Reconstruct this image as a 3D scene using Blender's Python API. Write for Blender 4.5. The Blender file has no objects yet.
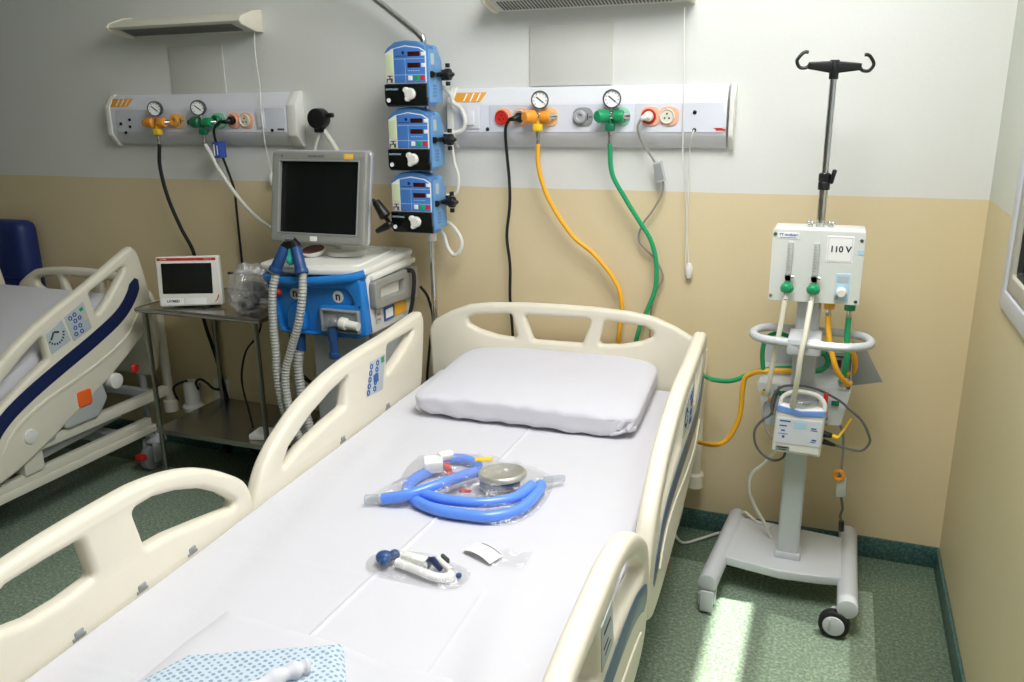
import bpy, bmesh, math, random
from mathutils import Vector, Matrix, noise as mnoise
random.seed(7)
D = bpy.data
COL = bpy.context.scene.collection
PI = math.pi
V = Vector
R_ = math.radians

# ------------------------------------------------------------------ materials
def lin(c):
    return tuple((x / 255 / 12.92) if x / 255 <= 0.04045 else ((x / 255 + 0.055) / 1.055) ** 2.4 for x in c)

def mat(name, rgb, rough=0.5, metal=0.0, var=0.04, scale=9.0, bump=0.0, bscale=40.0, coat=0.0, spec=0.5, trans=0.0, emit=None, sss=0.0):
    m = D.materials.new(name); m.use_nodes = True
    nt = m.node_tree; N = nt.nodes; L = nt.links
    b = N['Principled BSDF']
    b.inputs['Roughness'].default_value = rough
    b.inputs['Metallic'].default_value = metal
    b.inputs['Specular IOR Level'].default_value = spec
    b.inputs['Coat Weight'].default_value = coat
    b.inputs['Transmission Weight'].default_value = trans
    tc = N.new('ShaderNodeTexCoord')
    nz = N.new('ShaderNodeTexNoise'); nz.inputs['Scale'].default_value = scale; nz.inputs['Detail'].default_value = 3
    L.new(tc.outputs['Object'], nz.inputs['Vector'])
    mx = N.new('ShaderNodeMix'); mx.data_type = 'RGBA'
    c = lin(rgb)
    mx.inputs[6].default_value = (*[x * (1 - var) for x in c], 1)
    mx.inputs[7].default_value = (*[min(1, x * (1 + var)) for x in c], 1)
    L.new(nz.outputs['Fac'], mx.inputs[0]); L.new(mx.outputs[2], b.inputs['Base Color'])
    if bump:
        n2 = N.new('ShaderNodeTexNoise'); n2.inputs['Scale'].default_value = bscale; n2.inputs['Detail'].default_value = 4
        L.new(tc.outputs['Object'], n2.inputs['Vector'])
        bp = N.new('ShaderNodeBump'); bp.inputs['Strength'].default_value = bump; bp.inputs['Distance'].default_value = 0.01
        L.new(n2.outputs['Fac'], bp.inputs['Height']); L.new(bp.outputs['Normal'], b.inputs['Normal'])
    if emit:
        b.inputs['Emission Color'].default_value = (*lin(rgb), 1); b.inputs['Emission Strength'].default_value = emit
    return m

def film(name, tint=(255, 255, 255), fac=0.15, rough=0.1, bump=0.6, bscale=25.0, white=0.1):
    """clear plastic film: mostly see-through, crinkled gloss, a little milky"""
    m = D.materials.new(name); m.use_nodes = True
    nt = m.node_tree; N = nt.nodes; L = nt.links
    N.remove(N['Principled BSDF'])
    out = N['Material Output']
    tr = N.new('ShaderNodeBsdfTransparent'); tr.inputs[0].default_value = (*lin(tint), 1)
    gl = N.new('ShaderNodeBsdfGlossy'); gl.inputs['Roughness'].default_value = rough
    df = N.new('ShaderNodeBsdfDiffuse'); df.inputs[0].default_value = (.9, .9, .92, 1)
    tc = N.new('ShaderNodeTexCoord'); nz = N.new('ShaderNodeTexNoise'); nz.inputs['Scale'].default_value = bscale
    nz.inputs['Detail'].default_value = 4
    L.new(tc.outputs['Object'], nz.inputs['Vector'])
    bp = N.new('ShaderNodeBump'); bp.inputs['Strength'].default_value = bump; bp.inputs['Distance'].default_value = 0.02
    L.new(nz.outputs['Fac'], bp.inputs['Height']); L.new(bp.outputs['Normal'], gl.inputs['Normal'])
    m1 = N.new('ShaderNodeMixShader'); m1.inputs[0].default_value = fac
    L.new(tr.outputs[0], m1.inputs[1]); L.new(gl.outputs[0], m1.inputs[2])
    m2 = N.new('ShaderNodeMixShader'); m2.inputs[0].default_value = white
    L.new(m1.outputs[0], m2.inputs[1]); L.new(df.outputs[0], m2.inputs[2])
    L.new(m2.outputs[0], out.inputs[0])
    return m

def wall_mat(name, low, high, zsplit):
    m = mat(name, high, 0.55, bump=0.06, bscale=60)
    nt = m.node_tree; N = nt.nodes; L = nt.links; b = N['Principled BSDF']
    g = N.new('ShaderNodeNewGeometry'); s = N.new('ShaderNodeSeparateXYZ'); L.new(g.outputs['Position'], s.inputs[0])
    n = N.new('ShaderNodeTexNoise'); n.inputs['Scale'].default_value = 1.6; L.new(g.outputs['Position'], n.inputs['Vector'])
    mt = N.new('ShaderNodeMath'); mt.operation = 'MULTIPLY_ADD'; mt.inputs[1].default_value = .006; L.new(n.outputs['Fac'], mt.inputs[0]); L.new(s.outputs['Z'], mt.inputs[2])
    gt = N.new('ShaderNodeMath'); gt.operation = 'GREATER_THAN'; gt.inputs[1].default_value = zsplit; L.new(mt.outputs[0], gt.inputs[0])
    big = N.new('ShaderNodeTexNoise'); big.inputs['Scale'].default_value = 2.2; big.inputs['Detail'].default_value = 5; L.new(g.outputs['Position'], big.inputs['Vector'])
    def two(c, v):
        x = N.new('ShaderNodeMix'); x.data_type = 'RGBA'; l = lin(c)
        x.inputs[6].default_value = (*[q * (1 - v) for q in l], 1); x.inputs[7].default_value = (*[min(1, q * (1 + v)) for q in l], 1)
        L.new(big.outputs['Fac'], x.inputs[0]); return x
    a = two(low, .05); c = two(high, .03)
    mx = N.new('ShaderNodeMix'); mx.data_type = 'RGBA'
    L.new(gt.outputs[0], mx.inputs[0]); L.new(a.outputs[2], mx.inputs[6]); L.new(c.outputs[2], mx.inputs[7])
    L.new(mx.outputs[2], b.inputs['Base Color'])
    return m

def floor_mat(name, base, dark, light, rough=0.25):
    m = mat(name, base, rough, coat=0.0)
    nt = m.node_tree; N = nt.nodes; L = nt.links; b = N['Principled BSDF']
    g = N.new('ShaderNodeNewGeometry')
    n1 = N.new('ShaderNodeTexNoise'); n1.inputs['Scale'].default_value = 95; n1.inputs['Detail'].default_value = 3; n1.inputs['Roughness'].default_value = .7
    n2 = N.new('ShaderNodeTexNoise'); n2.inputs['Scale'].default_value = 2.5; n2.inputs['Detail'].default_value = 4
    L.new(g.outputs['Position'], n1.inputs['Vector']); L.new(g.outputs['Position'], n2.inputs['Vector'])
    r = N.new('ShaderNodeValToRGB'); e = r.color_ramp.elements
    e[0].position = .36; e[0].color = (*lin(dark), 1); e[1].position = .66; e[1].color = (*lin(light), 1)
    x = e.new(.5); x.color = (*lin(base), 1)
    L.new(n1.outputs['Fac'], r.inputs[0])
    mx = N.new('ShaderNodeMix'); mx.data_type = 'RGBA'; mx.blend_type = 'MULTIPLY'; mx.inputs[0].default_value = .35
    r2 = N.new('ShaderNodeValToRGB'); r2.color_ramp.elements[0].position = .3; r2.color_ramp.elements[0].color = (.6, .6, .6, 1); r2.color_ramp.elements[1].position = .6
    L.new(n2.outputs['Fac'], r2.inputs[0]); L.new(r.outputs[0], mx.inputs[6]); L.new(r2.outputs[0], mx.inputs[7])
    L.new(mx.outputs[2], b.inputs['Base Color'])
    return m

def dots_mat(name, ground, dot, scale=58.0):
    m = mat(name, ground, .85, bump=.15, bscale=120)
    nt = m.node_tree; N = nt.nodes; L = nt.links; b = N['Principled BSDF']
    tc = N.new('ShaderNodeTexCoord')
    rot = N.new('ShaderNodeMapping'); rot.inputs['Rotation'].default_value = (0, 0, .35); rot.inputs['Scale'].default_value = (scale, scale * 1.0, 0.001)
    L.new(tc.outputs['Object'], rot.inputs[0])
    vo = N.new('ShaderNodeTexVoronoi'); vo.inputs['Scale'].default_value = 1.0; vo.inputs['Randomness'].default_value = .25
    L.new(rot.outputs[0], vo.inputs['Vector'])
    r = N.new('ShaderNodeValToRGB'); e = r.color_ramp.elements
    e[0].position = .30; e[0].color = (*lin(dot), 1); e[1].position = .36; e[1].color = (*lin(ground), 1)
    L.new(vo.outputs['Distance'], r.inputs[0]); L.new(r.outputs[0], b.inputs['Base Color'])
    return m

M = {}
def mk(k, *a, **kw): M[k] = mat(k, *a, **kw)
mk('cream', (232, 226, 208), .42, bump=.03, bscale=200)
mk('white_plastic', (232, 231, 224), .4)
mk('panel_white', (222, 224, 230), .38)
mk('panel_face', (220, 223, 233), .42)
mk('offwhite', (224, 220, 204), .45)
mk('sheet', (213, 212, 218), .85, bump=.12, bscale=16, var=.015)
mk('pillow', (216, 215, 223), .85, bump=.18, bscale=22, var=.02)
mk('linen', (220, 220, 227), .9, bump=.35, bscale=30)
mk('navy', (28, 42, 84), .35)
mk('slate_blue', (74, 96, 122), .35)
mk('steel_blue', (94, 128, 140), .4)
mk('grey_plastic', (150, 153, 154), .45)
mk('light_grey', (186, 189, 190), .45)
mk('bezel_grey', (148, 148, 142), .35)
mk('silver', (196, 198, 204), .3, metal=.3)
mk('screen_black', (14, 17, 17), .15)
mk('black', (18, 18, 20), .4)
mk('black_rubber', (22, 22, 23), .65)
mk('dark_grey', (66, 68, 72), .5)
mk('chrome', (210, 210, 212), .14, metal=1.0, var=.01)
mk('steel', (150, 148, 140), .28, metal=1.0, var=.05)
mk('brushed', (168, 164, 156), .24, metal=.9)
mk('vent_blue', (34, 128, 210), .35)
mk('vent_blue_dark', (30, 104, 176), .35)
mk('pump_blue', (72, 124, 182), .38)
mk('pump_face', (74, 128, 204), .4)
mk('pump_side', (106, 158, 208), .4)
mk('cuff_blue', (38, 76, 132), .4)
mk('tube_blue', (100, 150, 252), .2, spec=.6)
mk('teal', (66, 206, 186), .4)
mk('tube_grey', (182, 182, 176), .4)
mk('yellow', (246, 180, 44), .35)
mk('orange', (248, 160, 52), .35)
mk('amber', (232, 164, 64), .4)
mk('yellow_bright', (248, 206, 40), .4)
mk('green', (22, 150, 96), .35)
mk('green_dark', (18, 112, 76), .4)
mk('green_pale', (150, 208, 180), .45)
mk('green_hose', (30, 162, 104), .35)
mk('orange_pale', (240, 196, 142), .5)
mk('salmon', (242, 180, 150), .5)
mk('red', (206, 48, 40), .4)
mk('red_socket', (206, 40, 34), .4)
mk('pumpgreen', (30, 178, 84), .4)
mk('pumpred', (204, 52, 70), .4)
mk('led_dark', (58, 20, 22), .25)
mk('pale_green', (208, 222, 178), .5)
mk('cable_white', (226, 225, 216), .5)
mk('cable_grey', (150, 146, 138), .5)
mk('cable_dark', (92, 92, 92), .45)
mk('stand_grey', (204, 208, 213), .38)
mk('box_grey', (222, 225, 220), .38)
mk('rod_cream', (236, 232, 212), .4)
mk('clear_rod', (188, 192, 186), .25)
mk('paper', (246, 246, 244), .6)
mk('label_blue', (186, 220, 242), .5)
mk('label_grey', (186, 196, 200), .5)
mk('text_dark', (40, 42, 48), .6)
mk('text_blue', (60, 100, 170), .6)
mk('icon_blue', (52, 84, 170), .5)
mk('sky_band', (120, 160, 236), .4)
mk('chair_blue', (24, 44, 104), .45, bump=.1, bscale=90)
mk('alu', (200, 204, 212), .4, metal=.1)
mk('sash', (168, 166, 154), .45)
mk('orange_btn', (248, 110, 44), .45)
mk('tin', (206, 204, 194), .38, metal=.7)
mk('patch', (204, 204, 198), .6)
mk('ceiling', (236, 236, 230), .7)
mk('slot_grey', (96, 96, 94), .6)
mk('louvre', (206, 206, 198), .5)
mk('brown', (120, 74, 66), .6)
M['wall'] = wall_mat('painted_wall', (223, 206, 168), (223, 224, 220), 1.372)
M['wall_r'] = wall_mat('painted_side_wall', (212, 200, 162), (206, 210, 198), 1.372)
M['floor'] = floor_mat('speckled_green_vinyl', (136, 155, 136), (112, 133, 114), (172, 186, 166))
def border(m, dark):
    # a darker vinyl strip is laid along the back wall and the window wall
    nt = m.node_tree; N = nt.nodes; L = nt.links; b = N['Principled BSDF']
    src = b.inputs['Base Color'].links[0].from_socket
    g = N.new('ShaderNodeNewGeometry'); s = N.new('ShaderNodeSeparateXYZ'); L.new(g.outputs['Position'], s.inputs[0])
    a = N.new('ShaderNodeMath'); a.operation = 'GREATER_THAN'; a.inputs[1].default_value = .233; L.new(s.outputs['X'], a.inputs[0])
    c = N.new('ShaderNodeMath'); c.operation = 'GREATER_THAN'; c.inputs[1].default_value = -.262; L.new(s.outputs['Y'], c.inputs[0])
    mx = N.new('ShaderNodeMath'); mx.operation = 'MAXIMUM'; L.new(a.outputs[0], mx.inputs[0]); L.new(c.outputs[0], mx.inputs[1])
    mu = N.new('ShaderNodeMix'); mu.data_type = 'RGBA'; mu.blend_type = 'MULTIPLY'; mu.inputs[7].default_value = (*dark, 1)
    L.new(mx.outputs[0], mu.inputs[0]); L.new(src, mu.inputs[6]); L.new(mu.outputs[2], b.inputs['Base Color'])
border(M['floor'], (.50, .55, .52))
M['kerb'] = floor_mat('dark_green_vinyl', (62, 98, 94), (44, 76, 74), (96, 126, 120), .4)
M['film'] = film('clear_bag_film', fac=.13, white=.05, bump=.9, bscale=34)
M['film_dim'] = film('crumpled_bag_film', fac=.26, white=.16, bump=1.0, bscale=30)
M['clear'] = film('clear_moulded_plastic', (232, 236, 240), fac=.12, rough=.05, bump=.1, white=.12)
M['glass'] = film('clear_window_glass', (250, 252, 252), fac=.06, rough=.02, bump=0.0, white=0.0)
M['tinted'] = film('solar_window_film', (158, 160, 158), fac=.06, rough=.02, bump=0.0, white=0.0)
M['dots'] = dots_mat('blue_dotted_cotton', (200, 214, 226), (142, 164, 186), 80.0)

# ------------------------------------------------------------------ geometry collector
def catmull(pts, n=6, closed=False):
    P = [V(p) for p in pts]; out = []
    k = len(P)
    rng = range(k) if closed else range(k - 1)
    for i in rng:
        p1, p2 = P[i], P[(i + 1) % k]
        p0 = P[i - 1] if (closed or i > 0) else p1 * 2 - p2
        p3 = P[(i + 2) % k] if (closed or i + 2 < k) else p2 * 2 - p1
        for j in range(n):
            t = j / n
            out.append(0.5 * ((2 * p1) + (p2 - p0) * t + (2 * p0 - 5 * p1 + 4 * p2 - p3) * t * t + (3 * p1 - p0 - 3 * p2 + p3) * t ** 3))
    if not closed: out.append(P[-1])
    return out

def fillet(poly, r, n=4):
    """round every corner of a 2D polygon; r is one radius or a list"""
    out = []; k = len(poly)
    for i in range(k):
        p = V(poly[i]).to_2d(); a = V(poly[i - 1]).to_2d(); b = V(poly[(i + 1) % k]).to_2d()
        rr = r[i] if isinstance(r, (list, tuple)) else r
        u = a - p; w = b - p; lu, lw = u.length, w.length
        if lu < 1e-9 or lw < 1e-9: continue
        u /= lu; w /= lw
        ang = u.angle(w) if u.length and w.length else PI
        if ang > 3.05 or rr <= 0: out.append(tuple(p)); continue
        d = min(rr / math.tan(ang / 2), lu * .48, lw * .48)
        s, e = p + u * d, p + w * d
        for j in range(n + 1):
            t = j / n
            q = s.lerp(p, t).lerp(p.lerp(e, t), t)
            out.append((q.x, q.y))
    return out

def frame_to(d):
    d = V(d).normalized()
    return d.to_track_quat('Z', 'Y').to_matrix().to_4x4()

class G:
    def __init__(s): s.bm = bmesh.new()
    def _add(s, b2, T=None):
        if T is not None: b2.transform(T)
        me = D.meshes.new('tmp'); b2.to_mesh(me); b2.free()
        s.bm.from_mesh(me); D.meshes.remove(me); return s
    def box(s, c, d, bev=0.0, seg=2, T=None, rot=None):
        b = bmesh.new(); bmesh.ops.create_cube(b, size=1)
        bmesh.ops.scale(b, vec=V(d), verts=b.verts)
        if bev:
            bmesh.ops.bevel(b, geom=list(b.edges), offset=min(bev, min(d) * .49), segments=seg, profile=.5, affect='EDGES')
        X = Matrix.Translation(V(c))
        if rot is not None: X = X @ rot
        if T is not None: X = T @ X
        return s._add(b, X)
    def b2(s, lo, hi, bev=0.0, seg=2, T=None):
        lo, hi = V(lo), V(hi)
        return s.box((lo + hi) / 2, [abs(x) for x in (hi - lo)], bev, seg, T)
    def cyl(s, p0, p1, r, r2=None, n=20, bev=0.0):
        p0, p1 = V(p0), V(p1); h = (p1 - p0).length
        b = bmesh.new()
        bmesh.ops.create_cone(b, cap_ends=True, segments=n, radius1=r, radius2=r if r2 is None else r2, depth=h)
        if bev:
            e = [x for x in b.edges if len(x.link_faces) == 2 and any(len(f.verts) > 4 for f in x.link_faces)]
            bmesh.ops.bevel(b, geom=e, offset=bev, segments=2, profile=.5, affect='EDGES')
        return s._add(b, Matrix.Translation((p0 + p1) / 2) @ frame_to(p1 - p0))
    def lathe(s, prof, o=(0, 0, 0), d=(0, 0, 1), n=24):
        b = bmesh.new(); rings = []
        for r, h in prof:
            if r < 1e-6: rings.append([b.verts.new((0, 0, h))])
            else: rings.append([b.verts.new((r * math.cos(2 * PI * i / n), r * math.sin(2 * PI * i / n), h)) for i in range(n)])
        for A, B in zip(rings, rings[1:]):
            for i in range(n):
                j = (i + 1) % n
                q = [A[i % len(A)], A[j % len(A)], B[j % len(B)], B[i % len(B)]]
                q = [v for k, v in enumerate(q) if v not in q[:k]]
                if len(q) > 2: b.faces.new(q)
        for Rg in (rings[0], rings[-1]):
            if len(Rg) > 2: b.faces.new(Rg)
        bmesh.ops.recalc_face_normals(b, faces=b.faces)
        return s._add(b, Matrix.Translation(V(o)) @ frame_to(d))
    def ball(s, c, r, sc=(1, 1, 1), n=16):
        b = bmesh.new(); bmesh.ops.create_uvsphere(b, u_segments=n, v_segments=max(6, n // 2), radius=r)
        return s._add(b, Matrix.Translation(V(c)) @ Matrix.Diagonal((*sc, 1)))
    def tube(s, pts, r, n=10, sm=6, closed=False, rf=None, T=None):
        P = catmull(pts, sm, closed) if sm else [V(p) for p in pts]
        k = len(P); b = bmesh.new(); rings = []
        def tan(i):
            a = P[i - 1] if (closed or i) else P[i]; c = P[(i + 1) % k] if (closed or i < k - 1) else P[i]
            t = c - a
            return t.normalized() if t.length > 1e-9 else V((0, 0, 1))
        t0 = tan(0); u = t0.orthogonal().normalized()
        for i in range(k):
            t = tan(i); u = (u - t * u.dot(t))
            u = u.normalized() if u.length > 1e-9 else t.orthogonal().normalized()
            w = t.cross(u); rr = rf(i / (k - 1), i) if rf else r
            rings.append([b.verts.new(P[i] + (u * math.cos(2 * PI * j / n) + w * math.sin(2 * PI * j / n)) * rr) for j in range(n)])
        for i in range(k if closed else k - 1):
            A, B = rings[i], rings[(i + 1) % k]
            for j in range(n): b.faces.new((A[j], A[(j + 1) % n], B[(j + 1) % n], B[j]))
        if not closed:
            b.faces.new(rings[0][::-1]); b.faces.new(rings[-1])
        bmesh.ops.recalc_face_normals(b, faces=b.faces)
        return s._add(b, T)
    def plate(s, outer, holes, t, bev, T, res=2):
        """flat plate with holes: 2D outline in XY extruded +-t/2 along Z, edges rounded by bev, placed with T"""
        cu = D.curves.new('tmp', 'CURVE'); cu.dimensions = '2D'; cu.fill_mode = 'BOTH'
        cu.extrude = max(t / 2 - bev, 1e-5); cu.bevel_depth = bev; cu.bevel_resolution = res; cu.offset = -bev
        for P in [outer] + list(holes):
            sp = cu.splines.new('POLY'); sp.points.add(len(P) - 1); sp.use_cyclic_u = True
            for q, p in zip(sp.points, P): q.co = (p[0], p[1], 0, 1)
        ob = D.objects.new('tmp', cu); me = D.meshes.new_from_object(ob)
        b = bmesh.new(); b.from_mesh(me); bmesh.ops.remove_doubles(b, verts=b.verts, dist=1e-6)
        bmesh.ops.recalc_face_normals(b, faces=b.faces)
        D.objects.remove(ob); D.curves.remove(cu); D.meshes.remove(me)
        return s._add(b, T)
    def text(s, body, size, T, depth=.0004, align='CENTER', bold=False):
        cu = D.curves.new('tmp', 'FONT'); cu.body = body; cu.size = size; cu.align_x = align; cu.align_y = 'CENTER'; cu.extrude = depth
        if bold: cu.offset = size * .03
        ob = D.objects.new('tmp', cu); me = D.meshes.new_from_object(ob)
        b = bmesh.new(); b.from_mesh(me)
        D.objects.remove(ob); D.curves.remove(cu); D.meshes.remove(me)
        return s._add(b, T)
    def grid(s, f, nu, nv, thick=0.0):
        b = bmesh.new(); vs = [[b.verts.new(f(i / nu, j / nv)) for j in range(nv + 1)] for i in range(nu + 1)]
        for i in range(nu):
            for j in range(nv): b.faces.new((vs[i][j], vs[i + 1][j], vs[i + 1][j + 1], vs[i][j + 1]))
        if thick:
            bmesh.ops.recalc_face_normals(b, faces=b.faces)
            bmesh.ops.solidify(b, geom=list(b.faces), thickness=thick)
        return s._add(b)
    def profile(s, poly, x0, x1, bev=0.0, T=None):
        """closed (y,z) outline extruded along x from x0 to x1"""
        b = bmesh.new()
        A = [b.verts.new((x0, p[0], p[1])) for p in poly]; B = [b.verts.new((x1, p[0], p[1])) for p in poly]
        k = len(poly); b.faces.new(A); b.faces.new(B[::-1])
        for i in range(k): b.faces.new((A[i], B[i], B[(i + 1) % k], A[(i + 1) % k]))
        bmesh.ops.recalc_face_normals(b, faces=b.faces)
        if bev: bmesh.ops.bevel(b, geom=list(b.edges), offset=bev, segments=2, profile=.5, affect='EDGES')
        return s._add(b, T)

# placing matrices for plates drawn in 2D
def TY(y):            # 2D (x,z) drawn facing -y at depth y
    return Matrix(((1, 0, 0, 0), (0, 0, -1, y), (0, 1, 0, 0), (0, 0, 0, 1)))
def TX(x):            # 2D (y,z) drawn facing +x at x
    return Matrix(((0, 0, 1, x), (1, 0, 0, 0), (0, 1, 0, 0), (0, 0, 0, 1)))

def circ(cx, cy, r, n=20, r2=None):
    return [(cx + r * math.cos(2 * PI * i / n), cy + (r2 or r) * math.sin(2 * PI * i / n)) for i in range(n)]
def rrect(x0, y0, x1, y1, r, n=4):
    return fillet([(x0, y0), (x1, y0), (x1, y1), (x0, y1)], r, n)

# ------------------------------------------------------------------ objects
ROOT = {}
def smooth(me, ang=40):
    for p in me.polygons: p.use_smooth = True
    b = bmesh.new(); b.from_mesh(me)
    for e in b.edges:
        if len(e.link_faces) == 2 and e.calc_face_angle(0) > R_(ang): e.smooth = False
    b.to_mesh(me); b.free()

def tag(o, label, cat, group=None, kind=None):
    if label: o['label'] = label
    if cat: o['category'] = cat
    if group: o['group'] = group
    if kind: o['kind'] = kind
    return o

def thing(name, label, cat, loc=(0, 0, 0), rz=0.0, group=None):
    o = D.objects.new(name, None); COL.objects.link(o)
    o.empty_display_size = .05
    X = Matrix.Translation(V(loc)) @ Matrix.Rotation(rz, 4, 'Z')
    o.matrix_world = X; o.location = loc; o.rotation_euler = (0, 0, rz)
    ROOT[o] = X
    return tag(o, label, cat, group)

def part(name, g, m, parent, label=None, kind=None, local=False):
    """g holds world coordinates unless local; parent is a thing or a part of one"""
    X = ROOT[parent]
    if not local: g.bm.transform(X.inverted())
    me = D.meshes.new(name); g.bm.to_mesh(me); g.bm.free(); smooth(me)
    me.materials.append(M[m] if isinstance(m, str) else m)
    o = D.objects.new(name, me); COL.objects.link(o); o.parent = parent
    ROOT[o] = X
    if label: o['label'] = label
    if kind: o['kind'] = kind
    return o

def solo(name, g, m, label=None, cat=None, group=None, kind=None, org=None):
    """a top-level thing that is one mesh; origin at its base centre"""
    me = D.meshes.new(name)
    if org is None:
        cs = [v.co for v in g.bm.verts]
        lo = [min(c[i] for c in cs) for i in range(3)]; hi = [max(c[i] for c in cs) for i in range(3)]
        org = V(((lo[0] + hi[0]) / 2, (lo[1] + hi[1]) / 2, lo[2]))
    if kind == 'structure': org = V((0, 0, 0))
    g.bm.transform(Matrix.Translation(-V(org))); g.bm.to_mesh(me); g.bm.free(); smooth(me)
    me.materials.append(M[m] if isinstance(m, str) else m)
    o = D.objects.new(name, me); COL.objects.link(o); o.location = org
    ROOT[o] = Matrix.Translation(V(org))
    return tag(o, label, cat, group, kind)

def copy_tree(o, parent=None):
    c = o.copy(); COL.objects.link(c)
    if parent: c.parent = parent
    for ch in [x for x in D.objects if x.parent == o]: copy_tree(ch, c)
    return c
# ================================================================== THE SETTING
XR = 0.46; XL = -7.8; YF = -6.4; ZC = 3.78
W1 = (-2.95, -0.48, 1.12, 3.66)      # the window beside the back wall: y0, y1, z0, z1
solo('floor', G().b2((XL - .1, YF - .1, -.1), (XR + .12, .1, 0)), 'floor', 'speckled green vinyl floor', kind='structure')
solo('ceiling', G().b2((XL - .1, YF - .1, ZC), (XR + .12, .1, ZC + .1)), 'ceiling', 'plain white ceiling', kind='structure')
solo('wall_back', G().b2((XL - .1, 0, 0), (XR, .1, ZC)), 'wall', 'back wall painted white above and beige below', kind='structure')
solo('wall_left', G().b2((XL - .1, YF, 0), (XL, 0, ZC)), 'wall', 'left wall painted white above and beige below', kind='structure')
solo('wall_front', G().b2((XL - .1, YF - .1, 0), (XR, YF, ZC)), 'wall', 'wall behind the viewer painted white above and beige below', kind='structure')
g = G()
T = Matrix(((0, 0, 1, XR + .06), (1, 0, 0, 0), (0, 1, 0, 0), (0, 0, 0, 1)))
g.plate([(YF - .1, 0), (.1, 0), (.1, ZC), (YF - .1, ZC)], [[(a, c), (b, c), (b, d), (a, d)] for a, b, c, d in (W1,)], .12, 0.0, T)
solo('wall_right', g, 'wall_r', 'window wall painted pale above and yellow beige below', kind='structure')
solo('baseboard_back', G().b2((XL, -.012, 0), (XR, 0, .085), .004), 'kerb', 'dark green vinyl skirting along the back wall', kind='structure')
solo('baseboard_right', G().b2((XR - .012, YF, 0), (XR, -.012, .085), .004), 'kerb', 'dark green vinyl skirting along the window wall', kind='structure')
solo('baseboard_left', G().b2((XL, YF, 0), (XL + .012, -.012, .085), .004), 'kerb', 'dark green vinyl skirting along the left wall', kind='structure')
def window(name, W, label):
    y0, y1, z0, z1 = W
    zt = 2.50
    w = thing(name, label, None, (XR + .05, (y0 + y1) / 2, z0)); w['kind'] = 'structure'
    g = G()
    f = .055
    # architrave on the room side and the lining of the opening
    g.plate([(y0 - .0, z0 - .0), (y1 + .0, z0 - .0), (y1 + .0, z1 + .0), (y0 - .0, z1 + .0)],
            [[(y0 + f, z0 + f), (y1 - f, z0 + f), (y1 - f, z1 - f), (y0 + f, z1 - f)]], .13, .006, TX(XR + .055))
    part('window_frame', g, 'alu', w)
    n = 3; gap = .01
    span = (y1 - y0 - 2 * f)
    for i in range(n):
        a = y0 + f + span * i / n; b = y0 + f + span * (i + 1) / n
        s_ = .05
        s = G().plate([(a, z0 + f), (b, z0 + f), (b, zt), (a, zt)], [rrect(a + s_, z0 + f + s_, b - s_, zt - s_ * .5, .01)], .05, .006, TX(XR + .02))
        so = part('sash', s, 'sash', w)
        part('gasket', G().plate(rrect(a + s_ - .002, z0 + f + s_ - .002, b - s_ + .002, zt - s_ * .5 + .002, .01),
             [rrect(a + s_ + .007, z0 + f + s_ + .007, b - s_ - .007, zt - s_ * .5 - .007, .008)], .03, .002, TX(XR + .02)), 'black_rubber', so)
        part('pane', G().b2((XR + .017, a + s_ + .006, z0 + f + s_ + .006), (XR + .023, b - s_ - .006, zt - s_ * .5 - .006)), 'tinted', so)
    tr = G().plate([(y0 + f, zt), (y1 - f, zt), (y1 - f, z1 - f), (y0 + f, z1 - f)], [[(y0 + f + .03, zt + .015), (y1 - f - .03, zt + .015), (y1 - f - .03, 3.185), (y0 + f + .03, 3.185)]], .05, .004, TX(XR + .02))
    t = part('transom', tr, 'sash', w)
    part('pane', G().b2((XR + .017, y0 + f + .02, zt + .008), (XR + .023, y1 - f - .02, 3.19)), 'glass', t)
    return w
window('window_1', W1, 'aluminium window in the wall beside the gas box stand')

# ================================================================== WALL LAMPS
def wall_lamp(x0, x1, label, cord, bead, dz=0.0):
    w = thing('wall_lamp', label, 'lamp', ((x0 + x1) / 2, 0, 2.0), 0, 'lamps over the beds')
    # wedge housing: back on the wall, nose forward
    up = lambda P: [(a, b + dz) for a, b in P]
    pr = up([(-.001, 2.085), (-.05, 2.078), (-.135, 2.052), (-.15, 2.036), (-.142, 2.03), (-.128, 2.036), (-.012, 2.006), (-.001, 2.004)])
    part('housing', G().profile(pr, x0 + .012, x1 - .012), 'offwhite', w)
    cap = up([(-.001, 2.09), (-.055, 2.083), (-.138, 2.056), (-.156, 2.036), (-.14, 2.022), (-.05, 2.0), (-.001, 1.998)])
    part('end_cap', G().profile(cap, x0, x0 + .014, .002), 'cream', w)
    part('end_cap', G().profile(cap, x1 - .014, x1, .002), 'cream', w)
    part('tube_tray', G().profile(up([(-.125, 2.034), (-.125, 2.0315), (-.02, 2.004), (-.02, 2.0075)]), x0 + .03, x1 - .03), 'louvre', w)
    g = G(); n = 48
    for i in range(n):
        x = x0 + .05 + (x1 - x0 - .13) * i / (n - 1)
        g.profile(up([(-.112, 2.0285), (-.112, 2.0265), (-.034, 2.0055), (-.034, 2.0075)]), x - .0035, x + .0035)
    part('louvre', g, 'slot_grey', w)
    c = part('pull_cord', G().tube(cord, .0022, 6), 'cable_white', w)
    part('pull_handle', G().lathe([(0, 0), (.010, .004), (.0145, .02), (.0145, .042), (.008, .058), (0, .062)], bead, (0, 0, 1), 14), 'white_plastic', c)
    return w
wall_lamp(-3.085, -2.36, 'off-white wedge wall lamp above the rail with the blue clipped cable',
          [(-2.385, -.03, 2.0), (-2.375, -.05, 1.9), (-2.355, -.065, 1.78), (-2.352, -.078, 1.68), (-2.35, -.07, 1.52), (-2.362, -.03, 1.41)], (-2.362, -.03, 1.352))
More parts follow.
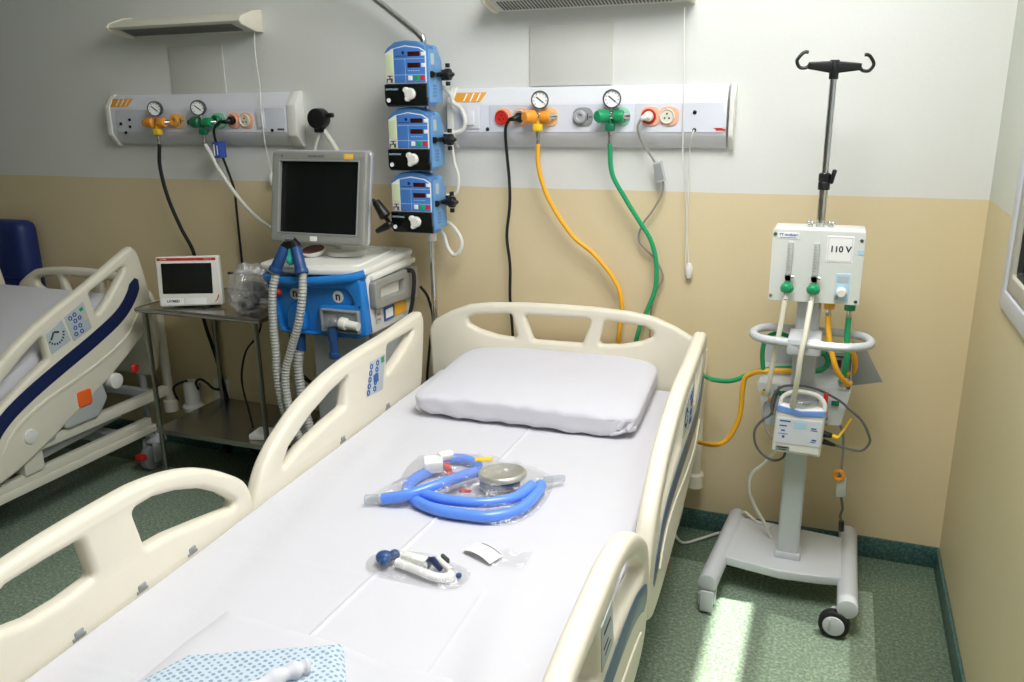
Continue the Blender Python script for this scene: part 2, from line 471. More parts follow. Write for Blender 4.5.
wall_lamp(-1.285, -.53, 'off-white wedge wall lamp with bottom louvre above the rail behind the pillow bed',
          [(-.56, -.05, 2.005), (-.556, -.05, 1.9), (-.548, -.07, 1.78), (-.543, -.072, 1.65), (-.54, -.07, 1.5), (-.53, -.03, 1.36), (-.52, -.016, 1.2), (-.51, -.016, 1.1)], (-.507, -.016, 1.045), .024)
for x0, x1, zc, lb in ((-1.147, -.822, 1.755, 'pale blank cover plate on the wall above the two-hose rail with green hose'), (-2.885, -2.585, 1.738, 'pale blank cover plate on the wall under the darker wedge lamp')):
    w = thing('wall_cover', lb, 'wall cover', ((x0 + x1) / 2, 0, zc), 0, 'cover plates above the rails')
    part('plate', G().plate(rrect(x0, zc, x1, zc + .22, .004), [], .006, .001, TY(-.003)), 'patch', w)

# ================================================================== GAS RAILS
FY = -.064
def gas_rail(x0, x1, label, kind):
    w = thing('gas_rail', label, 'medical rail', ((x0 + x1) / 2, 0, 1.53), 0, 'medical gas rails on the back wall')
    pr = [(0, 1.752), (-.012, 1.752), (-.03, 1.742), (-.055, 1.7), (-.06, 1.692), (-.06, 1.582), (-.055, 1.574), (-.03, 1.538), (-.012, 1.528), (0, 1.528)]
    part('housing', G().profile(pr, x0 + .025, x1 - .025), 'panel_white', w)
    for a, b in ((x0, x0 + .026), (x1 - (.016 if kind else .045), x1)):
        p2 = fillet([(0, 1.757), (-.020, 1.757), (-.066, 1.70), (-.066, 1.572), (-.025, 1.523), (0, 1.523)], .02, 5)
        part('end_cap', G().profile(p2, a, b, .003), 'white_plastic', w)
    return w
def strip(w, x0, x1): return part('face_plate', G().plate(rrect(x0, 1.586, x1, 1.688, .002), [], .004, .001, TY(FY + .002)), 'panel_face', w)
def sticker(w, x0):
    s = part('sticker', G().plate([(x0, 1.70), (x0 + .115, 1.70), (x0 + .135, 1.742), (x0 + .006, 1.742)], [], .001, .0003, Matrix.Translation((0, -.0570, 1.70)) @ Matrix.Rotation(R_(-31), 4, 'X') @ Matrix.Translation((0, 0, -1.70)) @ TY(0)), 'amber', w, 'amber sticker with white slashes')
    g = G()
    for k in range(3):
        a = x0 + .042 + k * .028
        g.plate([(a, 1.704), (a + .005, 1.704), (a + .014, 1.738), (a + .008, 1.738)], [], .001, .0003, Matrix.Translation((0, -.0580, 1.70)) @ Matrix.Rotation(R_(-31), 4, 'X') @ Matrix.Translation((0, 0, -1.70)) @ TY(0))
    part('slash_print', g, 'paper', s)
def socket(w, x, z, col, ring, r=.03, label=None):
    """power socket: oval coloured collar and round insert with three holes"""
    s = part('socket', G().plate(rrect(x - .030, z - .034, x + .042, z + .034, .033, 8), [], .006, .002, TY(FY - .002)), ring, w, label)
    part('socket_insert', G().lathe([(.027, 0), (.027, .006), (.024, .008), (.021, .004), (0, .004)], (x, FY - .004, z), (0, -1, 0), 24), col, s)
    g = G()
    for dx, dz in ((-.008, -.006), (.008, -.006), (0, .009)): g.cyl((x + dx, FY - .0075, z + dz), (x + dx, FY - .0095, z + dz), .0032, n=10)
    part('socket_hole', g, 'text_dark', s)
    return s
def outlet(w, x, z, ring, dark, label=None):
    """gas outlet: oval collar with a round valve"""
    s = part('gas_outlet', G().plate(rrect(x - .030, z - .034, x + .048, z + .034, .033, 8), [], .006, .002, TY(FY - .002)), ring, w, label)
    part('outlet_valve', G().lathe([(.024, 0), (.024, .014), (.02, .018), (.012, .018), (.011, .012), (0, .012)], (x, FY - .004, z), (0, -1, 0), 24), dark, s)
    part('outlet_print', G().b2((x + .026, FY - .0065, z - .012), (x + .029, FY - .005, z + .012)).b2((x + .032, FY - .0065, z - .002), (x + .044, FY - .005, z + .001)), 'text_dark', s)
    return s
def jack(w, x, z): return part('jack', G().lathe([(.007, 0), (.007, .003), (.004, .004), (.0035, .001), (0, .001)], (x, FY, z), (0, -1, 0), 14), 'black', w)
RL = gas_rail(-3.245, -2.185, 'white gas rail with a black hose hanging from its yellow regulator', 0)
strip(RL, -3.185, -2.35); strip(RL, -2.346, -2.24); sticker(RL, -3.23)
for x, z in ((-3.16, 1.624), (-3.104, 1.642), (-3.106, 1.611), (-3.136, 1.584)): jack(RL, x, z)
outlet(RL, -2.83, 1.636, 'orange_pale', 'amber', 'amber oval gas outlet'); outlet(RL, -2.60, 1.636, 'green_pale', 'green_dark', 'green oval gas outlet')
socket(RL, -2.512, 1.636, 'salmon', 'salmon'); socket(RL, -2.448, 1.636, 'offwhite', 'salmon')
part('switch', G().b2((-2.39, FY - .005, 1.60), (-2.345, FY, 1.672), .002).b2((-2.382, FY - .009, 1.606), (-2.353, FY, 1.666), .002), 'panel_white', RL)
jack(RL, -2.312, 1.594); part('badge', G().b2((-2.285, FY - .001, 1.594), (-2.25, FY, 1.602)), 'brown', RL)
RR = gas_rail(-1.475, -.37, 'white gas rail with yellow and green hoses behind the pillow bed', 1)
strip(RR, -1.42, -1.297); strip(RR, -1.293, -.724); strip(RR, -.72, -.55); strip(RR, -.546, -.405); sticker(RR, -1.45)
part('switch', G().b2((-1.40, FY - .006, 1.60), (-1.335, FY, 1.685), .002).b2((-1.385, FY - .016, 1.613), (-1.355, FY, 1.667), .003), 'panel_white', RR)
jack(RR, -1.302, 1.598); jack(RR, -.505, 1.655); jack(RR, -.504, 1.594)
socket(RR, -1.24, 1.642, 'red_socket', 'salmon', label='red power socket'); socket(RR, -1.165, 1.642, 'offwhite', 'salmon')
outlet(RR, -1.06, 1.642, 'orange_pale', 'amber', 'amber oval gas outlet'); outlet(RR, -.925, 1.642, 'grey_plastic', 'silver', 'grey oval vacuum outlet')
outlet(RR, -.785, 1.642, 'green_pale', 'green', 'green oval gas outlet'); socket(RR, -.668, 1.642, 'red_socket', 'salmon', label='red power socket'); socket(RR, -.602, 1.642, 'offwhite', 'salmon')
part('badge', G().b2((-.43, FY - .001, 1.592), (-.395, FY, 1.598)).b2((-.437, FY - .001, 1.598), (-.405, FY, 1.601)), 'red', RR)

# ------------------------------------------------------------------ regulators with gauges
def regulator(x, z, col, label, gx, gz, side=-1, knobcol=None, long=False):
    y = -.10
    w = thing('gas_regulator', label, 'gas regulator', (x, -.068, z - .06), 0, 'gas regulators with gauges')
    g = G().cyl((x, y, z), (x + .045, y, z), .014).cyl((x + .04, y, z), (x + .058, FY - .006, z), .012)
    part('valve_body', g, 'chrome', w)
    part('coupling', G().cyl((x + .012, y, z), (x + .05, y, z), .02, bev=.003), col, w)
    part('adjusting_knob', G().lathe([(0, 0), (.018, 0), (.024, .006), (.024, .04), (.018, .05), (0, .052)], (x - .012, y, z), (-1, 0, 0) if long else (-.55, -.84, 0), 16), knobcol or col, w)
    if long: part('knob_tip', G().cyl((x - .062, y, z), (x - .078, y, z), .012, bev=.002), 'amber' if col == 'orange' else 'black', w)
    part('gauge_stem', G().cyl((x, y, z), (gx, y - .005, gz), .006), 'chrome', w)
    d = V((.35, -1, -.05)).normalized()
    o = V((gx, y - .005, gz)) - d * .012
    gb = part('gauge', G().lathe([(0, 0), (.030, 0), (.033, .004), (.033, .022), (.029, .026), (.029, .02), (0, .02)], o, d, 28), 'dark_grey', w)
    part('gauge_dial', G().cyl(o + d * .02, o + d * .0215, .0285, n=28), 'paper', gb)
    T_ = Matrix.Translation(o + d * .0225) @ frame_to(d)
    nd = G().box((0, 0, 0), (.004, .034, .0012), T=T_ @ Matrix.Rotation(.9, 4, 'Z'))
    for k in range(9):
        a = R_(-130 + 260 * k / 8)
        nd.box((0, 0, 0), (.0016, .006, .001), T=T_ @ Matrix.Rotation(a, 4, 'Z') @ Matrix.Translation((0, .023, 0)))
    part('gauge_needle', nd, 'text_dark', gb)
    nz = part('nut', G().cyl((x, y, z - .012), (x, y, z - .025), .008).box((x, y, z - .04), (.034, .03, .028), .006), {'orange': 'yellow_bright', 'green': 'green_dark', 'yellow': 'yellow_bright'}.get(col, col), w)
    part('hose_nozzle', G().lathe([(.009, 0), (.009, -.012), (.007, -.018), (.008, -.026), (.006, -.03), (.0075, -.05)], (x, y, z - .052), (0, 0, 1), 14), 'chrome', nz)
    return w
regulator(-2.912, 1.63, 'orange', 'yellow regulator with gauge feeding the black hose', -2.905, 1.69, long=True)
regulator(-2.652, 1.63, 'green', 'green regulator with gauge feeding the white hose', -2.662, 1.692, long=True, knobcol='green_dark')
regulator(-1.082, 1.645, 'orange', 'yellow regulator with gauge feeding the yellow hose', -1.072, 1.705)
regulator(-.803, 1.645, 'green', 'green regulator with gauge feeding the green hose', -.797, 1.705)
# ================================================================== BEDS
RAIL_H = [(-1.262, .70), (-1.20, .765), (-1.10, .82), (-1.0, .857), (-.85, .890), (-.68, .906), (-.45, .912), (-.205, .926), (-.168, .912), (-.158, .87),
          (-.178, .75), (-.205, .64), (-.25, .58), (-.35, .535), (-.60, .49), (-.9, .462), (-1.12, .455), (-1.24, .475), (-1.295, .53), (-1.30, .61)]
H_HOLES = [[(-1.16, .69), (-1.11, .745), (-.99, .797), (-.87, .829), (-.755, .85), (-.782, .752), (-.90, .742), (-1.04, .722)],
           [(-.475, .873), (-.25, .873), (-.28, .85), (-.39, .80), (-.493, .765)]]
RAIL_F = [(-1.312, .72), (-1.385, .785), (-1.475, .838), (-1.565, .87), (-1.66, .888), (-1.75, .893), (-1.95, .89), (-2.08, .872), (-2.16, .82), (-2.20, .74),
          (-2.205, .62), (-2.17, .52), (-2.08, .475), (-1.9, .455), (-1.5, .452), (-1.36, .47), (-1.30, .53), (-1.29, .62)]
F_HOLES = [[(-1.712, .842), (-1.645, .842), (-1.573, .824), (-1.486, .789), (-1.418, .745), (-1.366, .697), (-1.375, .682), (-1.50, .708), (-1.612, .73), (-1.688, .736)],
           [(-2.09, .82), (-2.03, .846), (-1.94, .847), (-1.85, .845), (-1.833, .748), (-1.913, .743), (-1.99, .747), (-2.06, .765)]]
STR_H = [(-.228, .79), (-.30, .735), (-.40, .70), (-.56, .69), (-.74, .69), (-.90, .688), (-1.04, .675), (-1.14, .64), (-1.225, .565)]
STR_F = [(-1.335, .60), (-1.40, .635), (-1.50, .665), (-1.65, .682), (-1.85, .685), (-2.0, .67), (-2.11, .62)]
def band(pts, w0, w1):
    P = catmull([(p[0], p[1], 0) for p in pts], 5); k = len(P); A = []; B = []
    for i, p in enumerate(P):
        t = (P[min(i + 1, k - 1)] - P[max(i - 1, 0)]).normalized(); n_ = V((-t.y, t.x, 0)); w = (w0 + (w1 - w0) * i / (k - 1)) / 2
        w *= min(1, (.35 + i * .35), (.35 + (k - 1 - i) * .35))
        A.append((p + n_ * w).to_2d()); B.append((p - n_ * w).to_2d())
    return [tuple(x) for x in A + B[::-1]]
def smooth_closed(P, n=5): return [(q.x, q.y) for q in catmull([(a, b, 0) for a, b in P], n, True)]

def make_bed(label, O, th, tilt, xl, xr, hbx, bump_x, stripe, inner_icons, base_z=.17, ws=1.0, bw=.40, uw=.43, cy=0.0, ub=-.06, bb=-.22):
    bed = thing('hospital_bed', label, 'hospital bed', (O[0], O[1], 0), th, 'hospital beds')
    X = ROOT[bed]
    def P(name, g, m, parent=None, lab=None): return part(name, g, m, parent or bed, lab, local=True)
    # headboard
    half = [(0, .946), (.14, .944), (.28, .936), (.37, .922), (.45, .89), (.522, .85), (.545, .81), (.54, .62), (.50, .47), (.46, .43)]
    half = [(x * ws, z) for x, z in half]
    out = [(hbx - x, z) for x, z in half[::-1]] + [(hbx + x, z) for x, z in half[1:]]
    c = [(a * ws, b) for a, b in [(.135, .899), (.10, .797), (-.10, .797), (-.135, .899)]]
    side = [(a * ws, b) for a, b in [(.187, .899), (.34, .885), (.372, .868), (.37, .845), (.33, .825), (.25, .805), (.163, .799)]]
    hs = [fillet([(hbx + x, z) for x, z in c], .016), fillet([(hbx + x, z) for x, z in side], .016), fillet([(hbx - x, z) for x, z in side], .016)]
    hb = P('headboard', G().plate(fillet(out, .05, 5), hs, .042, .016, TY(0), 3), 'cream')
    # footboard
    lo = [(x, z - .17) for x, z in half]
    out = [(-x, z) for x, z in lo[::-1]] + [(x, z) for x, z in lo[1:]]
    fh = [fillet([(x, z - .17) for x, z in c], .016), fillet([(x, z - .17) for x, z in side], .016), fillet([(-x, z - .17) for x, z in side], .016)]
    P('footboard', G().plate(fillet(out, .05, 5), fh, .042, .016, TY(-2.30), 3), 'cream')
    for sx in (-1, 1): P('mounting_post', G().cyl((hbx + sx * .3, .0, .20), (hbx + sx * .3, .0, .46), .018), 'light_grey')
    # side rails
    tip = V((0, -.19, .925)); tip2 = V((0, -.17, 1.094)) if tilt else tip
    RT = Matrix.Translation(tip2) @ Matrix.Rotation(R_(tilt), 4, 'X') @ Matrix.Translation(-tip)
    for sx, xp in ((-1, xl), (1, xr)):
        for head in (True, False):
            T = (RT if head else Matrix.Identity(4)) @ TX(xp)
            ol, hl, st = (RAIL_H, H_HOLES, STR_H) if head else (RAIL_F, F_HOLES, STR_F)
            r = P('side_rail', G().plate(smooth_closed(ol), [fillet(h, .014, 4) for h in hl], .046, .016, T, 3), 'cream')
            So = Matrix.Translation((sx * .0232, 0, 0)) @ T     # outer face
            Si = Matrix.Translation((-sx * .0232, 0, 0)) @ T
            P('rail_stripe', G().plate(band(st, .062, .056), [], .004, .001, So), stripe, r)
            P('bumper_moulding', G().plate(band([(a, b - .085 - .02 * math.sin(i)) for i, (a, b) in enumerate(st[1:-1])], .016, .016), [], .008, .003, So), 'cream', r)
            if head:
                cp = P('control_panel', G().plate(fillet([(-.742, .847), (-.648, .857), (-.655, .757), (-.762, .762)], .006), [], .003, .001, So), 'label_grey', r, 'pale grey angle gauge panel')
                g = G()
                for k in range(9):
                    a = R_(200 + 140 * k / 8); g.box((sx * .0025, 0, 0), (.001, .009, .006), T=RT @ Matrix.Translation((xp + sx * .0232, -.705 + .040 * math.cos(a), .825 + .042 * math.sin(a))) @ Matrix.Rotation(a, 4, 'X'))
                g.box((0, 0, 0), (.0012, .034, .008), T=RT @ Matrix.Translation((xp + sx * .0255, -.72, .825)) @ Matrix.Rotation(.7, 4, 'X'))
                g.box((0, 0, 0), (.0012, .024, .008), T=RT @ Matrix.Translation((xp + sx * .0255, -.695, .828)) @ Matrix.Rotation(-.6, 4, 'X'))
                P('gauge_print', g, 'text_dark', cp)
                cp = P('control_panel', G().plate(fillet([(-.634, .858), (-.522, .862), (-.543, .74), (-.648, .745)], .006), [], .003, .001, So), 'label_grey', r, 'pale grey button panel')
                g = G(); g2 = G()
                for (yy, zz) in ((-.612, .838), (-.597, .815), (-.612, .79), (-.622, .765), (-.587, .84), (-.572, .815), (-.587, .785), (-.592, .76)):
                    g.lathe([(.0095, 0), (.0095, .002), (.0055, .002), (.0055, 0)], RT @ V((xp + sx * .0245, yy, zz)), (sx, 0, 0), 14)
                P('button_print', g, 'icon_blue', cp)
                P('button_print', G().lathe([(.012, 0), (.012, .002), (.008, .002), (.008, 0)], RT @ V((xp + sx * .0245, -.547, .80)), (sx, 0, 0), 14), 'orange_pale', cp)
                P('button_print', G().box((0, 0, 0), (.002, .018, .014), T=RT @ Matrix.Translation((xp + sx * .0245, -.547, .84))), 'green', cp)
                if inner_icons and sx < 0:
                    cp = P('control_panel', G().plate(fillet([(-.61, .852), (-.498, .852), (-.533, .728), (-.643, .738)], .006), [], .003, .001, Si), 'label_grey', r, 'pale grey button panel')
                    g = G()
                    for a in range(2):
                        for b in range(5):
                            g.lathe([(.010, 0), (.010, .002), (.0055, .002), (.0055, 0)], RT @ V((xp - sx * .0245, -.605 + a * .045 - .008 * b, .835 - b * .021)), (-sx, 0, 0), 14)
                    g.b2((xp - sx * .0245, -.595, .77), (xp - sx * .0255, -.56, .80))
                    P('button_print', g, 'text_blue', cp)
                    P('button_print', G().b2((xp - sx * .0235, -.531, .826), (xp - sx * .0265, -.514, .846)), 'green', cp)
            else:
                cp = P('rail_label', G().plate(fillet([(-1.82, .845), (-1.735, .845), (-1.72, .745), (-1.81, .745)], .006), [], .003, .001, So), 'label_grey', r, 'pale grey label with dark lines')
                P('label_print', G().b2((xp + sx * .0243, -1.80, .815), (xp + sx * .0254, -1.75, .821)).b2((xp + sx * .0243, -1.80, .785), (xp + sx * .0254, -1.765, .789)).b2((xp + sx * .0243, -1.79, .768), (xp + sx * .0254, -1.745, .771)), 'text_dark', cp)
            for yy in ((-.82, -.50) if head else (-1.55, -1.72, -1.9)):
                g = G().box((xp - sx * .022, yy, .656), (.008, .024, .016), .003).cyl((xp - sx * .020, yy - .018, .648), (xp - sx * .020, yy + .016, .648), .005)
                if head: g.bm.transform(RT)
                P('latch', g, 'grey_plastic', r)
            yy = -.70 if head else -1.75
            g = G().b2((xp - sx * .07, yy - .05, .42), (xp - sx * .012, yy + .05, .57), .01).b2((min(sx * .42, xp - sx * .03), yy - .03, .42), (max(sx * .42, xp - sx * .03), yy + .03, .46), .005)
            if head and tilt: g.bm.transform(Matrix.Translation((0, -.02, .03)))
            P('rail_arm', g, 'light_grey', r)
    # upper frame and deck
    for sx in (-1, 1): P('frame_beam', G().b2((sx * uw - .02, -2.2, .355), (sx * uw + .02, ub, .40), .004), 'offwhite')
    for yy in (-.10, -.8, -1.5, -2.15): P('cross_beam', G().b2((-uw, yy - .02, .36), (uw, yy + .02, .395), .004), 'light_grey')
    if tilt:
        hy, hz = -.98, .50
        dd = 0.84
        ty, tz = hy + dd * math.cos(R_(tilt)), hz + dd * math.sin(R_(tilt))
        P('deck', G().profile([(-2.2, .44), (-2.2, .48), (hy, .48), (ty, tz - .02), (ty + .015, tz - .055), (hy, .44)], -.40, .40), 'light_grey')
        s, c_ = math.sin(R_(tilt)), math.cos(R_(tilt)); th_ = .115
        ma = [(-2.18, .49), (hy, .49), (ty, tz - .01), (ty - th_ * s, tz + th_ * c_), (hy - .02, .49 + th_), (-2.18, .49 + th_)]
        P('mattress', G().profile(ma, -.42, .42, .03), 'sheet')
    else:
        P('deck', G().b2((-.42, -2.2, .45), (.42, -.05, .49), .005), 'light_grey')
        P('mattress', G().b2((-.488, -2.17, .50), (.488, -.05, .64), .03, 3), 'linen')
    # base frame
    bz = base_z
    for sx in (-1, 1):
        P('base_beam', G().b2((sx * bw - .025, -2.08, bz), (sx * bw + .025, bb, bz + .035), .004).b2((sx * bw - .018, -2.05, bz + .035), (sx * bw + .018, bb - .02, bz + .072), .004), 'offwhite')
        for yy in (-.78, -1.75): P('lift_post', G().b2((sx * bw - .03, yy - .045, bz + .07), (sx * bw + .03, yy + .045, .358), .004), 'offwhite')
        P('lift_arm', G().box((sx * (bw - .04), -.52, bz + .125), (.025, .5, .055), .004, rot=Matrix.Rotation(R_(4), 4, 'X')), 'light_grey')
    for yy in (-.3, -2.0): P('cross_beam', G().b2((-.38, yy - .03, bz), (.38, yy + .03, bz + .05), .004), 'light_grey')
    P('drive_motor', G().cyl((0, -.5, .27), (0, -1.1, .30), .035).b2((-.06, -.65, .22), (.06, -.5, .33), .01), 'grey_plastic')
    # castors
    for sx in (-1, 1):
        for yy in (-.20 + cy, -2.08):
            cx = sx * (bw - .02)
            c = P('castor', G().lathe([(.05, 0), (.045, .02), (.025, .035), (0, .037)], (cx, yy + .02, .135), (0, 0, 1), 18).box((cx - .030, yy - .01, .095), (.010, .05, .11), .006).box((cx + .030, yy - .01, .095), (.010, .05, .11), .006).cyl((cx, yy + .02, .14), (cx, yy - .05 if yy < -1 else yy - .06, bz + .03), .022), 'light_grey')
            P('wheel', G().cyl((cx - .02, yy - .02, .062), (cx + .02, yy - .02, .062), .062, n=28, bev=.008), 'grey_plastic', c)
            P('brake_pedal', G().box((cx, yy - .085, .085), (.05, .035, .03), .008), 'red', c, 'red brake pedal')
    # actuator housing with orange release under the rail, end rollers
    for sx in (-1, 1):
        xx = sx * (uw + .015)
        a = P('actuator_housing', G().plate(fillet([(-.64, .40), (-.46, .40), (-.40, .47), (-.42, .56), (-.52, .60), (-.62, .57)], .03), [], .05, .012, TX(xx)).b2((xx - .03, -.80, .38), (xx + .02, -.68, .50), .01), 'light_grey')
        P('release_button', G().plate(rrect(-.56, .475, -.49, .545, .012), [], .012, .004, TX(xx + sx * .028)), 'orange_btn', a, 'orange release button')
        P('pivot_roller', G().cyl((xx - .05, -.35, .53), (xx + .035, -.35, .53), .035, bev=.004), 'white_plastic')
        P('pivot_roller', G().cyl((xx - .05, -.80, .44), (xx + .035, -.80, .44), .03, bev=.004), 'white_plastic')
        P('bolt', G().ball((xx + sx * .012, -.95, .41), .012), 'chrome')
        P('pull_knob', G().lathe([(0, 0), (.018, .002), (.022, .012), (.016, .02), (0, .022)], (xx + sx * .03, -.25, .56), (sx, 0, 0), 14), 'red', None, 'red pull knob')
    # wall bumper posts behind the headboard
    for sx in (-1, 1):
        bx = sx * bump_x
        P('bumper_post', G().cyl((bx, .072, .24), (bx, .072, .79), .023, bev=.003).lathe([(.019, .0), (.036, .004), (.036, .055), (.03, .062), (.019, .062)], (bx, .072, .22), (0, 0, 1), 20).b2((bx - .015, .01, .6), (bx + .015, .06, .64)), 'cream')
    return bed
BED = make_bed('white bed with the pillow, blue tube bag and dotted gown on its sheet', (-.965, -.17), R_(2.6), 0, -.53, .548, -.011, .53, 'slate_blue', True)
BED2 = make_bed('bed with raised backrest and navy rail stripe beside the steel trolley', (-3.42, -.17), 0.0, 21, -.46, .47, -.02, .365, 'navy', False, .20, .80, .43, .45, .085, -.03, -.12)

part('brake_pedal', G().ball((-.466, -.484, .10), .014).cyl((-.50, -.484, .10), (-.466, -.484, .10), .008), 'red', BED, 'red brake pedal')
BX = ROOT[BED]
def bl(x, y, z): return BX @ V((x, y, z))
# ------------------------------------------------------------------ bed linen
def sheet_f(u, v):
    # u across (with both side drops), v from head to foot
    L_ = 1.235; s = (u - .5) * L_
    hw = .505; rr = .02
    a = abs(s)
    if a < hw - rr: x, z = a, .652
    elif a < hw - rr + rr * PI / 2:
        t = (a - hw + rr) / rr; x, z = hw - rr + rr * math.sin(t), .652 - rr + rr * math.cos(t)
    else: x, z = hw + .004, .652 - rr - (a - (hw - rr + rr * PI / 2))
    x = math.copysign(x, s)
    y = -.05 - 2.12 * v
    top = 1 if a < hw - .05 else 0
    n = mnoise.noise(V((x * 3.1, y * 2.2, 0))) * .004 + mnoise.noise(V((x * 9, y * 4, 3))) * .0012
    # fold lines pressed into the cloth
    for cx, h in ((.035 + .083 * (y + .775), .0042), (.235, .0016 if y < -1.5 else 0)):
        n += h * math.exp(-((x - cx - .01 * mnoise.noise(V((y * 2, cx * 9, 1)))) / .0042) ** 2) * (top)
    for cy in (-.60, -1.05, -1.52, -1.98): n += .0012 * math.exp(-((y - cy) / .004) ** 2) * top
    # pulled wrinkles along the left edge and slack by the foot end on the right
    e = math.exp(-((x + .36) / .07) ** 2)
    n += e * .006 * math.sin((y * 7 + x * 26)) * (.4 + .6 * abs(mnoise.noise(V((y * 3, 5, 2)))))
    e = math.exp(-((x - .33) / .10) ** 2) * max(0, min(1, (-y - 1.35) * 2))
    n += e * .010 * math.sin(x * 30 + y * 5)
    # overhang waves
    if a > hw: x += math.copysign(.004 * math.sin(y * 22) * min(1, (a - hw) * 9), s)
    return bl(x, y, z + (n if a < hw else n * .3))
solo('bed_sheet', G().grid(sheet_f, 340, 220), 'sheet', 'white sheet pulled smooth over the mattress of the pillow bed', 'bed sheet')

def pillow():
    g = G(); b = bmesh.new()
    bmesh.ops.create_cube(b, size=1)
    bmesh.ops.subdivide_edges(b, edges=list(b.edges), cuts=23, use_grid_fill=True)
    W, Dp = .782, .562
    for v in b.verts:
        x, y, z = v.co * 2
        # superellipse rounding of the block
        def rd(p, q, e=7): return (abs(p) ** e + abs(q) ** e) ** (1 / e) if (p or q) else 1
        k = max(abs(x), abs(y), abs(z))
        r = (abs(x) ** 11 + abs(y) ** 11 + abs(z) ** 7) ** (1 / 10)
        f = k / r if r else 1
        x, y, z = x * f, y * f, z * f
        yy = y * Dp / 2; xx = x * W / 2 * (1 - .012 * y)
        tb = (yy + Dp / 2) / Dp
        H = .094 + .022 * tb
        zb = .654 + .012 * max(0, tb - .6)
        puff = 1 - .35 * abs(x) ** 6 - .12 * abs(y) ** 6
        zz = zb + H * (z * puff + 1) / 2
        n = mnoise.noise(V((xx * 5, yy * 5, zz * 8))) * .006
        if y < -.8: n += .003 * math.sin(xx * 60 + mnoise.noise(V((xx * 8, zz * 20, 0))) * 3)
        if z > .8:
            for cx in (.02, .075): n += .003 * math.exp(-((xx - cx - .08 * yy) / .005) ** 2) * (1 if yy < .12 else 0)
        v.co = V((.006 + xx, -.292 + yy + (n if abs(y) > .8 else 0), zz + (n if abs(z) > .5 else 0)))
    b.transform(BX); g._add(b)
    p = thing('pillow', 'white pillow in a cotton case against the cream headboard', 'pillow', bl(-.012, -.3, .65), R_(2.6))
    part('pillowcase', g, 'pillow', p)
    # tucked end of the case at the front corner
    part('tucked_corner', G().tube([bl(.345, -.564, .69), bl(.365, -.56, .72), bl(.384, -.54, .71), bl(.376, -.556, .69), bl(.39, -.53, .685)], .010, 8).tube([bl(.32, -.566, .67), bl(.35, -.566, .68), bl(.372, -.548, .69)], .008, 8), 'pillow', p)
    part('tucked_corner', G().ball(bl(-.362, -.538, .685), .014, (1, 1, 1.3)), 'pillow', p)
    return p
pillow()
# ================================================================== THINGS LYING ON THE BED
SZ = .656
def bag_shell(outline, h, m, seedv, z0=SZ, n=36, rings=9):
    """crinkled closed bag over a rounded outline: a low dome joined to a flat underside, with a sealed fringe"""
    O_ = [V((a, b, 0)) for a, b in outline]
    P = catmull(O_, 8, True); c = sum(P, V()) / len(P)
    b = bmesh.new(); prev = None
    tot = []
    for k in range(rings + 1):
        t = k / rings
        s = 1 - t
        hh = h * (1 - (1 - t) ** 2.2) if t < .999 else h
        if k == 0: hh = .001
        ring = [b.verts.new(c + (p - c) * (s * 1.0) + V((0, 0, z0 + hh + (mnoise.noise(V((p.x * 18 * s, p.y * 18 * s, seedv + t * 3))) * h * .28 if k else 0)))) for p in P] if k < rings else [b.verts.new(c + V((0, 0, z0 + h)))]
        tot.append(ring)
    for A, B in zip(tot, tot[1:]):
        for i in range(len(A)):
            j = (i + 1) % len(A); q = [A[i], A[j], B[j % len(B)], B[i % len(B)]]
            q = [v for kk, v in enumerate(q) if v not in q[:kk]]
            if len(q) > 2: b.faces.new(q)
    b.faces.new(tot[0][::-1])
    return G()._add(b)
t = thing('breathing_set', 'clear bag holding a coiled blue tube and a round tin lid on the sheet', 'breathing tube set', (-.90, -1.22, SZ))
part('bag', bag_shell([(-1.13, -1.375), (-1.11, -1.25), (-1.125, -1.075), (-.95, -1.005), (-.76, -1.03), (-.69, -1.08), (-.675, -1.27), (-.75, -1.375), (-.955, -1.37)], .066, 'film', 3), 'film', t)
part('blue_tube', G().tube([(-1.078, -1.375, .673), (-1.02, -1.36, .686), (-.96, -1.305, .697), (-.925, -1.24, .698), (-.895, -1.165, .690)], .0155, 12), 'tube_blue', t)
part('blue_tube', G().tube([(-1.01, -1.135, .680), (-1.045, -1.185, .672), (-1.058, -1.245, .671), (-1.045, -1.30, .671), (-.99, -1.352, .673), (-.915, -1.378, .672), (-.835, -1.378, .672), (-.765, -1.362, .671), (-.712, -1.30, .671), (-.70, -1.20, .672), (-.705, -1.15, .675)], .0155, 12), 'tube_blue', t)
part('blue_tube', G().tube([(-1.0, -1.325, .685), (-.908, -1.346, .688), (-.81, -1.33, .687), (-.738, -1.275, .687), (-.716, -1.19, .690)], .0145, 12), 'tube_blue', t)
part('blue_tube', G().tube([(-1.04, -1.09, .675), (-.995, -1.062, .673), (-.955, -1.066, .672), (-.92, -1.09, .672)], .0145, 12), 'tube_blue', t)
part('tube_end', G().lathe([(.009, 0), (.0145, .004), (.0145, .036), (.008, .04), (.008, .05)], (-1.125, -1.392, .671), (.93, .36, .03), 14), 'clear', t)
part('connector', G().box((-1.035, -1.155, .688), (.055, .062, .034), .006, rot=Matrix.Rotation(.5, 4, 'Z')).cyl((-1.03, -1.13, .70), (-1.01, -1.09, .695), .014), 'paper', t)
part('red_clip', G().box((-.985, -1.165, .690), (.02, .05, .012), .003, rot=Matrix.Rotation(.6, 4, 'Z')).ball((-.952, -1.21, .69), .014, (1, 1.3, .6)), 'red', t)
part('red_clip', G().box((-.885, -1.262, .678), (.035, .014, .008), .003, rot=Matrix.Rotation(.3, 4, 'Z')), 'red', t)
